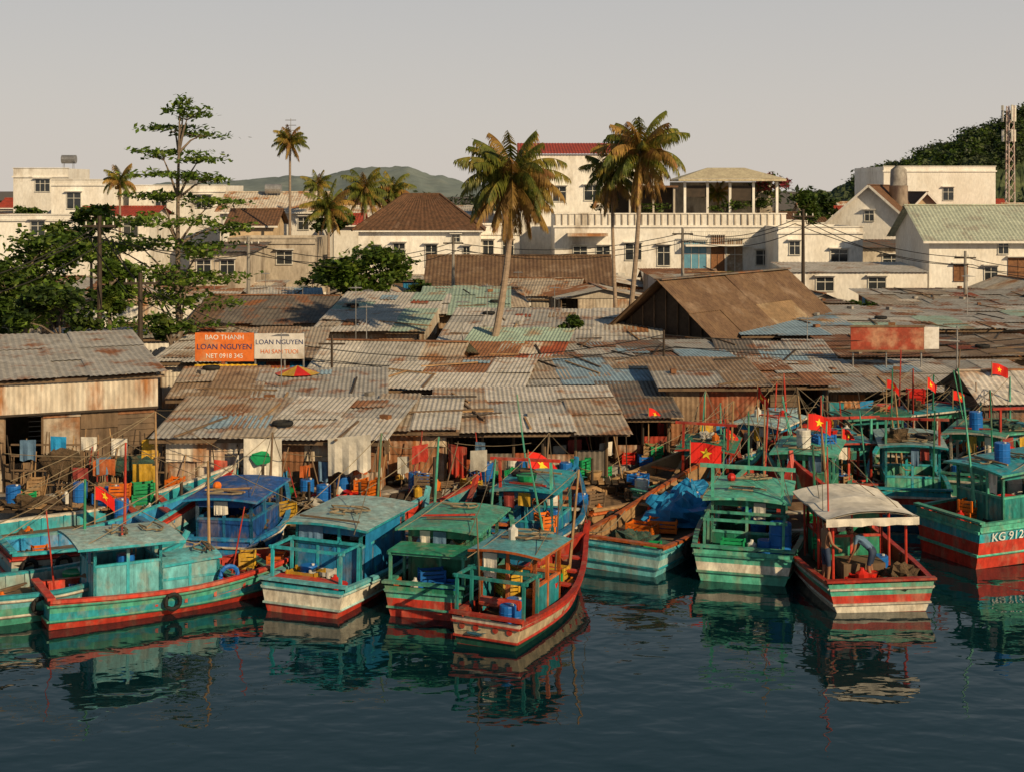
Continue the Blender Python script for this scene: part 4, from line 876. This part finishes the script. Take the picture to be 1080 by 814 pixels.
def f4(c):
    ob=c['ob'];rr=c['rr']
    cabin(ob,-.7,.7,1.2,2.7,.4,1.9,'p_cyan','p_orange','p_cyan_l',.75,.15,.25,2,open_back=True,slope=.02,rclut=1,rr=rr)
    frame(ob,-.85,.85,.2,1.0,.5,1.5,'p_teal'); ob['winch'].cyl((-.5,.8,.8),(.5,.8,.8),.12,.12,'p_red',10); barrel(ob['winch'],(.35,.45,.4),'barrel_blue',.2,.5)
    for x in(-.6,-.25,.25,.6): ob['transom_dots'].cyl((x,-.012,.42),(x,-.03,.42),.07,.07,'p_red',10)
    poles_up(ob,[((-.6,1.0,.5),(-.7,.9,2.7)),((.5,2.9,.5),(.55,3,2.8))],'wood_old')
    crate(ob['crates'],(0,4.2,.55),'p_yellow'); crate(ob['crates'],(0,3.7,.45),'plastic_green')
boat(512,682,-24,6.0,1.98,.62,.56,1.25,('p_redbrown','p_dkgreen','p_cream','p_cream','p_white'),'p_red','p_red','p_red',fn=f4,cl=3,tires=0)
def f5(c):
    ob=c['ob']; crate(ob['fish_boxes'],(.1,3.0,.5),'plastic_orange',.8,.5,.35,.3); crate(ob['fish_boxes'],(-.3,2.4,.5),'plastic_orange',.8,.5,.3)
    ob['net_pile'].blob((0,1.2,.35),(.8,.7,.45),'net',.8,18,8,3,True,3); ob['tarp'].blob((.1,4.3,.55),(1.0,1.1,.75),'tarp_blue',.6,18,8,8,True,2.5); ob['tarp'].blob((.0,5.6,.9),(.7,.9,.55),'tarp_blue',.5,16,8,4,True)
boat(652,603,-28,7.4,2.9,.8,.75,1.9,('p_redbrown','p_cyan_l','p_aqua_w','p_cyan_l','p_cyan_l'),'p_orange','wood_light','p_cyan',fn=f5,masts=0,cl=5,name='open_fishing_boat')
def f6(c):
    ob=c['ob'];rr=c['rr']
    cabin(ob,-.95,.95,1.3,3.6,.55,1.95,'p_green','p_mint','p_mint',.5,.18,.25,2,slope=.03,rclut=1,rr=rr)
    frame(ob,-1.05,1.05,.25,1.2,.6,1.6,'p_mint'); barrel(ob['water_barrel'],(.95,.55,.72),'barrel_blue',.3,.85); ob['shelf'].bx(-1.2,1.3,.15,.9,.66,.71,'p_mint')
    for x in(-.95,.95): ob['gallows'].beam((x,1.3,1.9),(x,1.3,2.9),.08,'p_mint')
    ob['gallows'].beam((-1.3,1.3,2.85),(1.3,1.3,2.85),.1,'p_mint'); crate(ob['crates'],(-.3,.5,.72),'plastic_green'); jug(ob['crates'],(.2,.5,.72),'plastic_white')
    ob['flagpole'].cyl((.3,3.6,2.0),(.3,3.6,4.4),.03,.02,'wood_light',5)
boat(783,615,-14,8,3.0,.85,.78,2.0,('p_dkgreen','p_mint','p_white','p_mint','p_mint'),'p_mint','p_red','p_mint',fn=f6,cl=8,masts=2,tires=0)
def f7(c):
    ob=c['ob'];rr=c['rr']
    mb=ob['canopy']; 
    for x in(-.95,.95):
        for y in(.9,2.2,3.5): mb.cyl((x,y,.5),(x,y,2.2),.035,.035,'p_red',6)
    n=8; ny=8
    def CP(i,j,dz): 
        x=-1.2+2.4*i/n; y=.6+3.2*j/ny; return (x,y,.18*(1-(2*i/n-1)**2)+2.2-.05*abs(math.sin(j*math.pi*2/ny*1))+.02*noise.noise(Vector((x*3,y*3,1)))+dz)
    for i in range(n):
        for j in range(ny):
            for dz in(0,-.04): mb.face([CP(i,j,dz),CP(i+1,j,dz),CP(i+1,j+1,dz),CP(i,j+1,dz)],'tarp_white')
    cloth(mb,(-1.2,.6,2.2),(1.2,.6,2.2),.2,'tarp_white',1,.03,16)
    cabin(ob,-.8,.8,2.4,3.7,.5,1.9,'p_green','p_red','p_green',.8,.2,.1,2)
    ob['engine_box'].bx(-.55,.55,1.3,2.1,.4,.85,'wood_old'); ob['net_pile'].blob((.75,.7,.55),(.5,.5,.4),'net_brown',.8,16,8,3,True,3); basket(ob['basket'],(0,.9,.5),'plastic_red',.22,.25); jug(ob['jug'],(-.3,.6,.5),'plastic_red',.17,.45)
    barrel(ob['tub'],(.6,2.0,.45),'barrel_blue',.25,.4)
    ob['flagpole'].cyl((-.9,1.4,.6),(-.95,1.3,3.9),.03,.02,'p_red',5)
boat(930,645,4,8,3.05,.72,.72,2.1,('p_redbrown','p_white','p_red','p_mint','p_mint'),'p_red','p_redbrown','p_white',fn=f7,cl=8,masts=2,tires=0)
def f8(c):
    ob=c['ob'];rr=c['rr']
    cabin(ob,-.9,.9,1.2,3.8,1.0,2.5,'p_teal','p_mint','p_cyan',.8,.2,.3,3,rclut=2,rr=rr); poles_up(ob,[((-.5,4.2,1.3),(-1.4,5.5,5.2)),((.5,4.2,1.3),(1.2,2.6,5.0)),((0,1.0,1.4),(-.1,.7,4.6))],'p_mint',.04)
boat(1000,590,-66,8.5,3.0,1.25,1.3,2.8,('p_redbrown','p_red','p_red','p_cyan','p_mint'),'p_mint','p_red','p_mint',fn=f8,cl=8,masts=2,tires=0,text=('KG 91287',.135,.70,.34,1,'text_white'))
boat(-40,654,-64,4.9,2.2,.75,.7,1.3,('p_redbrown','p_mint','p_mint','p_cyan_l','p_cyan_l'),'p_cyan','p_aqua_w','p_white',cl=6)
boat(4,612,-58,5.2,2.1,.9,.85,1.9,('p_redbrown','p_cyan','p_cyan_l','p_white','p_red'),'p_cyan','p_blue_l','p_red',cl=6)
boat(-10,590,-62,6.8,2.2,.8,.8,2.0,('p_redbrown','p_cyan','p_white','p_white','p_red'),'p_white','p_cyan','p_red',cl=6)
def fb(c):
    ob=c['ob'];rr=c['rr']
    cabin(ob,-.8,.8,.6,2.6,.45,1.85,'p_blue','p_blue_l','p_blue',.85,.22,.3,2,rclut=1,rr=rr)
boat(228,602,-12,4.8,2.2,.8,.75,1.4,('p_redbrown','p_blue','p_blue','p_blue_l','p_blue'),'p_blue_l','p_blue','p_white',fn=fb,cl=4)
def fg(wall,trim,roof,h=2.1):
    def f(c):
        ob=c['ob'];rr=c['rr'];W=c['W']
        cabin(ob,-W*.33,W*.33,.7,2.6,.5,h,wall,trim,roof,rr.uniform(.5,.9),.2,.25,2,rclut=2,rr=rr)
        poles_up(ob,[((-.5,3,.5),(-.7+rr.uniform(-.5,.5),3.4,rr.uniform(3,4.6))),((.6,.5,.6),(.6+rr.uniform(-.6,.6),.3,rr.uniform(2.8,4)))],rr.choice(['p_mint','wood_old','p_red','p_green']),.035)
        if rr.random()<.6:
            for x in(-W*.33,W*.33): ob['gallows'].beam((x,.7,h),(x,.7,h+.9),.07,rr.choice(['p_red','p_mint']))
            ob['gallows'].beam((-W*.45,.7,h+.88),(W*.45,.7,h+.88),.08,'p_red')
    return f
boat(392,598,-34,4.4,2.0,.7,.65,1.4,('p_redbrown','p_green','p_cyan','p_cyan_l','p_white'),'p_red','p_cyan','p_white',cl=9,name='open_fishing_boat')
boat(548,596,-18,5.6,2.3,.85,.8,1.6,('p_redbrown','p_blue_l','p_blue_l','p_red','p_blue_l'),'p_blue_l','p_orange','p_white',fn=fg('p_blue_l','p_cyan','p_cyan',1.95),cl=8)
boat(598,560,-42,6,2.3,.8,.75,1.7,('p_redbrown','p_redbrown','wood_light','wood_light','p_orange'),'wood_light','wood_light','p_orange',cl=10,masts=0,name='open_fishing_boat')
boat(690,550,-50,4.6,2.2,.8,.8,1.5,('p_redbrown','p_green','p_mint','p_mint','p_mint'),'p_mint','p_green','p_white',cl=8,name='open_fishing_boat')
boat(845,560,-20,6,2.4,.95,.9,1.9,('p_redbrown','p_red','p_red','p_mint','p_mint'),'p_mint','p_green','p_white',fn=fg('p_green','p_mint','p_mint',2.25),masts=2)
boat(740,545,-15,5.5,2.2,.95,.9,1.9,('p_redbrown','p_green','p_mint','p_red','p_mint'),'p_red','p_redbrown','p_white',fn=fg('p_teal','p_red','p_green',2.0),masts=2)
boat(905,545,12,6,2.4,.95,.9,1.9,('p_redbrown','p_red','p_teal','p_mint','p_green'),'p_red','p_red','p_white',fn=fg('p_teal','p_red','p_cyan',2.2),masts=2)
boat(965,552,-10,6.5,2.5,1.0,.9,1.9,('p_redbrown','p_blue_l','p_cyan','p_red','p_cyan'),'p_cyan','p_green','p_white',fn=fg('p_mint','p_cyan','p_aqua_w',2.3),masts=2)
boat(1025,535,-30,6,2.4,1.0,.9,1.9,('p_redbrown','p_red','p_mint','p_mint','p_mint'),'p_mint','p_red','p_white',fn=fg('p_green','p_white','p_mint',2.3),masts=2)
boat(1090,535,10,6,2.4,1.0,.9,1.9,('p_redbrown','p_red','p_blue_l','p_mint','p_mint'),'p_mint','p_red','p_white',fn=fg('p_cyan','p_mint','p_mint',2.3),masts=2)
boat(790,522,-35,5,2.2,.95,.9,1.8,('p_redbrown','p_mint','p_mint','p_red','p_mint'),'p_red','p_red','p_white',fn=fg('p_blue_l','p_white','p_aqua_w',2.3),masts=2)
boat(870,510,-80,5.2,2.2,1.0,.95,1.9,('p_redbrown','p_red','p_cyan','p_cyan','p_mint'),'p_red','p_cyan','p_white',fn=fg('p_teal','p_mint','p_green',2.4),masts=2)
boat(935,505,-75,5.2,2.2,1.0,.95,1.9,('p_redbrown','p_red','p_blue_l','p_mint','p_mint'),'p_mint','p_red','p_white',fn=fg('p_green','p_white','p_cyan',2.4),masts=2)
boat(1010,502,-70,5.2,2.2,1.0,.95,1.9,('p_redbrown','p_red','p_teal','p_mint','p_mint'),'p_mint','p_green','p_white',fn=fg('p_cyan','p_mint','p_red',2.4),masts=2)
boat(1075,505,-80,5.2,2.2,1.0,.95,1.9,('p_redbrown','p_red','p_teal','p_mint','p_mint'),'p_mint','p_green','p_white',fn=fg('p_mint','p_mint','p_aqua_w',2.4),masts=2)

# ------------------------------------------------------------ flags
def flagp(u,v,d,hpole,w_=.95,ang=-.3,droop=.3,name='national_flag'):
    z=Z(v,d); ob=Ob(name,(X(u,d),d,z-hpole)); ob['pole'].cyl((0,0,0),(0,0,hpole+.06),.025,.018,'wood_light',5); flag(ob['flag'],(0.02,0,hpole),ang,w_,w_*.67,droop,u); ob.done()
for a in ((852,436,44.5,2.6,.75,.1,.35),(728,466,43.5,2.6,.95,-.1,.15),(799,408,49,2.6,.6,-1.2,1.0),(557,476,42,2.4,.95,.3,.7),(1046,383,52,3.4,.6,.1,.4),(978,398,50,3,.55,.8,.8),(935,400,50,3,.45,-.3,.9),(1062,470,46,2.6,.6,-.2,.5),(888,452,46,2.2,.5,.3,.8),(765,452,47,2.2,.5,.4,.9),(1005,412,51,2.6,.5,.2,.5),(100,512,41,2.2,.6,.2,.9),(684,430,49,2.4,.5,.3,.8)): flagp(*a)
ob=Ob('red_cloth_banner',(X(480,46),46.0,1.0)); cloth(ob['c'],(-.2,-.5,1.3),(.4,-.6,1.2),1.0,'p_red',2); ob.done()

# ------------------------------------------------------------ shore life
ob=Ob('printed_cloth_banner',(X(276,43.2),43.2,0)); d=43.0
cloth(ob['cloth'],(X(257,d),d,Z(462,d)),(X(296,d),d+.2,Z(464,d)),1.3,'tarp_white',2,.05)
ob['cord'].rope((X(240,d),d,Z(460,d)),(X(310,d),d+.3,Z(462,d)),r=.012,sag=.02)
ob['print'].blob((X(276,d),d-.08,Z(482,d)),(.3,.02,.2),'plastic_green',.6,12,6,3); ob.done(world=True)
ob=Ob('hanging_tarp',(X(368,43.3),43.3,0)); cloth(ob['c'],(X(346,43.3),43.25,Z(462,43.3)),(X(392,43.3),43.0,Z(456,43.3)),1.1,'tarp_white',1,.05); ob.done(world=True)
ob=Ob('bamboo_fence',(X(100,44),44,.95)); rr=random.Random(8)
for i in range(60):
    x=-2.6+4.9*i/59-.0; h=rr.uniform(1.0,2.1); ob['stakes'].cyl((x+rr.uniform(-.05,.05),rr.uniform(-.05,.05),0),(x+rr.uniform(-.25,.25),rr.uniform(-.1,.1),h),.025,.018,rr.choice(['wood_old','wood_dark','wood_light']),5)
for z in(.35,.8,1.25,1.6): ob['rails'].beam((-2.6,-.06,z),(2.3,-.06,z+rr.uniform(-.1,.1)),.05,'wood_old')
ob['hanging_nets'].blob((-1,-.1,1.0),(.6,.15,.5),'net_brown',.5,12,7,4); ob['hanging_nets'].blob((1.2,-.1,.9),(.8,.15,.4),'net',.5,12,7,9)
for k in range(5): cloth(ob['drying_laundry'],(-2.3+k*.95,-.12,1.75+rr.uniform(-.1,.2)),(-1.8+k*.95,-.12,1.75+rr.uniform(-.1,.2)),rr.uniform(.4,.7),rr.choice(['p_red','tarp_white','shirt_blue','p_yellow','p_orange','tarp_blue']),k,.05,6)
ob.done()
rr=random.Random(21)
for u0,u1,dz in ((10,170,0),(178,300,0),(306,400,0),(410,470,0),(480,560,0),(570,660,0),(668,760,0),(770,860,0),(870,1000,0),(1005,1100,0)):
    dd=44 if u1<=400 else 46 if u1<600 else 49 if u1<700 else 53; xa=X(u0,dd);xb=X(u1,dd); ob=Ob('timber_landing',((xa+xb)/2,shy((xa+xb)/2)-.6,0)); w_=xb-xa
    n=int(w_/.22)
    for i in range(n): x=-w_/2+w_*i/n; ob['planks'].box((x+.1,rr.uniform(-.1,.1),.92+rr.uniform(-.02,.02)),(.18,1.5,.04),rr.choice(['wood_old','wood_dark','wood_old','wood_light']))
    for i in range(int(w_/.8)+1):
        x=-w_/2+.8*i; ob['stilts'].cyl((x,-.6,-1),(x+rr.uniform(-.06,.06),-.6,.9+rr.choice([0,0,.8,1.3])),.06,.05,'wood_dark',6)
    ob['bearers'].beam((-w_/2,-.6,.83),(w_/2,-.6,.83),.1,'wood_dark'); ob['bearers'].beam((-w_/2,-.7,.45),(w_/2,-.7,.4),.08,'wood_old')
    clutter(ob['goods'],-w_/2+.2,w_/2-.2,-.5,.6,.95,int(w_*(5 if u1<=470 else 3.5)),rr)
    for _ in range(int(w_*2.4)):
        x=rr.uniform(-w_/2,w_/2); ob['leaning_poles'].cyl((x,rr.uniform(-.5,.6),.3),(x+rr.uniform(-.7,.7),.8,rr.uniform(1.6,2.9)),.025,.02,rr.choice(['wood_old','wood_light','wood_dark','p_red','wood_old']),5)
    for _ in range(int(w_*1.2)):
        x=rr.uniform(-w_/2,w_/2-.5); z=rr.uniform(1.9,2.4); cloth(ob['drying_laundry'],(x,.5+rr.uniform(-.3,.2),z),(x+rr.uniform(.25,.6),.55,z+rr.uniform(-.05,.05)),rr.uniform(.35,.75),rr.choice(['tarp_white','tarp_blue','p_red','p_yellow','shirt_blue','p_orange','tarp_grey','p_cyan','shirt','tarp_white']),rr.random()*6,.05,6)
    ob['clothes_line'].rope((-w_/2,.52,2.35),(w_/2,.52,2.35),r=.012,sag=.1)
    ob.done()

# ------------------------------------------------------------ people
def person(loc,rz,pose,top,bottom,name='fisherman'):
    J={'pel':(0,0,.93),'sp':(0,.0,1.12),'ch':(0,0,1.34),'nk':(0,0,1.49),'hd':(0,0,1.56),
       'hl':(-.095,0,.88),'hr':(.095,0,.88),'kl':(-.11,.02,.49),'kr':(.11,.03,.49),'al':(-.12,-.02,.09),'ar':(.12,-.02,.09),'tl':(-.14,.15,.04),'tr':(.14,.15,.04),
       'sl':(-.17,0,1.41),'sr':(.17,0,1.41),'el':(-.24,.02,1.14),'er':(.24,.04,1.14),'wl':(-.25,.14,.92),'wr':(.22,.24,1.0)}
    J={k:Vector(v) for k,v in J.items()}
    if pose=='bend':
        Rm=Matrix.Rotation(math.radians(-55),3,'X'); pv=J['pel'].copy()
        for k in('sp','ch','nk','hd','sl','sr'): J[k]=pv+Rm@(J[k]-pv)
        J['el']=J['sl']+Vector((-.04,.03,-.28)); J['er']=J['sr']+Vector((.04,.05,-.28)); J['wl']=J['el']+Vector((.04,.12,-.23)); J['wr']=J['er']+Vector((-.04,.14,-.22))
        J['kl'].y+=.08;J['kr'].y+=.08
    Ed=[('pel','sp'),('sp','ch'),('ch','nk'),('nk','hd'),('pel','hl'),('hl','kl'),('kl','al'),('al','tl'),('pel','hr'),('hr','kr'),('kr','ar'),('ar','tr'),('ch','sl'),('sl','el'),('el','wl'),('ch','sr'),('sr','er'),('er','wr')]
    rad={'pel':.125,'sp':.115,'ch':.135,'nk':.055,'hd':.05,'hl':.09,'hr':.09,'kl':.055,'kr':.055,'al':.038,'ar':.038,'tl':.03,'tr':.03,'sl':.055,'sr':.055,'el':.04,'er':.04,'wl':.026,'wr':.026}
    ks=list(J); me=bpy.data.meshes.new('b'); me.from_pydata([tuple(J[k]) for k in ks],[(ks.index(a),ks.index(b_)) for a,b_ in Ed],[])
    o=bpy.data.objects.new('b',me); COL.objects.link(o); o.modifiers.new('s','SKIN'); sub=o.modifiers.new('u','SUBSURF'); sub.levels=2; sub.render_levels=2
    sv=me.skin_vertices[0].data
    for i,k in enumerate(ks): sv[i].radius=(rad[k]*(1.15 if k in('ch','pel','sp') else 1),rad[k]*(.8 if k in('ch','pel','sp') else 1)); sv[i].use_root=(k=='pel')
    m2=bpy.data.meshes.new_from_object(o.evaluated_get(bpy.context.evaluated_depsgraph_get())); bpy.data.objects.remove(o)
    for mm in('skin',top,bottom): m2.materials.append(MATS[mm])
    def dist(p,a,b_):
        ab=b_-a; t=max(0,min(1,(p-a).dot(ab)/ab.length_squared)); return (p-a-ab*t).length,t
    for p in m2.polygons:
        p.use_smooth=True; best=min(((dist(p.center,J[a],J[b_]),a,b_) for a,b_ in Ed),key=lambda q:q[0][0]); (dd,t),a,b_=best; mi=0
        if (a,b_) in(('pel','hl'),('pel','hr')) or (a,b_) in (('hl','kl'),('hr','kr')) and t<.85 or (a,b_)==('pel','sp') and t<.35: mi=2
        elif (a,b_) in(('pel','sp'),('sp','ch'),('ch','sl'),('ch','sr')) or (a,b_)==('ch','nk') and t<.7 or a in('sl','sr') and t<.5: mi=1
        p.material_index=mi
    body=bpy.data.objects.new('body',m2); COL.objects.link(body)
    ob=Ob(name,loc,rz); ob.extra.append(body)
    up=(J['hd']-J['nk']).normalized(); hc=J['hd']+up*.11
    q=Matrix((Vector((1,0,0)),up.cross(Vector((1,0,0))),up)).transposed().to_4x4()
    def hp(v): return hc+(q@Vector(v))
    h=ob['head']; ob.smooth.add('head'); k0=h.mi('skin'); 
    for j in range(13):
        ph=math.pi*j/12
        for i in range(16):
            th=2*math.pi*i/16; x=math.sin(ph)*math.cos(th)*.076; y=math.sin(ph)*math.sin(th)*.095; z=math.cos(ph)*.122
            if z<-.03: x*=.82; y*=.9 if y>0 else .75
            h.v.append(tuple(hp((x,y,z))))
    for j in range(12):
        for i in range(16):
            a=j*16+i;b_=j*16+(i+1)%16; h.f.append((a,b_,b_+16,a+16)); th=2*math.pi*(i+.5)/16
            h.fm.append(h.mi('hair') if (j<3 or (j<7 and math.sin(th)<.35)) else k0)
    h.tube([hp((0,.09,.02)),hp((0,.115,-.02)),hp((0,.09,-.03))],[.008,.016,.01],'skin',6)
    for s in(-1,1):
        h.blob(hp((s*.03,.088,.012)),(.011,.008,.008),'eye',0,6,4); h.blob(hp((s*.078,0,-.005)),(.012,.02,.03),'skin',0,6,4)
    h.blob(hp((0,.086,-.055)),(.022,.008,.007),'shirt',0,8,4)
    for s,wk,ek in((-1,'wl','el'),(1,'wr','er')):
        w0=J[wk]; dv=(J[wk]-J[ek]).normalized(); sd=Vector((0,1,0)) if abs(dv.y)<.6 else Vector((0,.4,-.9)); sd=(sd-dv*sd.dot(dv)).normalized(); nn=dv.cross(sd)
        hm=ob['hands']; hm.tube([w0-dv*.01,w0+dv*.04,w0+dv*.085],[.024,.034,.03],'skin',8)
        for f,(o_,l) in enumerate(((-.028,.06),(-.01,.075),(.01,.07),(.027,.055))):
            b0=w0+dv*.08+sd*o_; hm.tube([b0,b0+dv*l*.5-nn*s*.004,b0+dv*l*.85+nn*s*.02],[.009,.008,.006],'skin',5)
        b0=w0+dv*.03+sd*.028; hm.tube([b0,b0+sd*.03+dv*.025,b0+sd*.035+dv*.055],[.011,.009,.007],'skin',5)
    return ob.done()
def onboat(u,v,hd,lx,ly,z):
    d=D(v); a=math.radians(hd); return (X(u,d)+lx*math.cos(a)-ly*math.sin(a),d+lx*math.sin(a)+ly*math.cos(a),z)
person(onboat(930,645,4,-1.12,1.0,.38),math.radians(-75),'stand','skin','shorts')
person(onboat(930,645,4,.1,.95,.38),math.radians(60),'bend','shirt_blue','shorts')
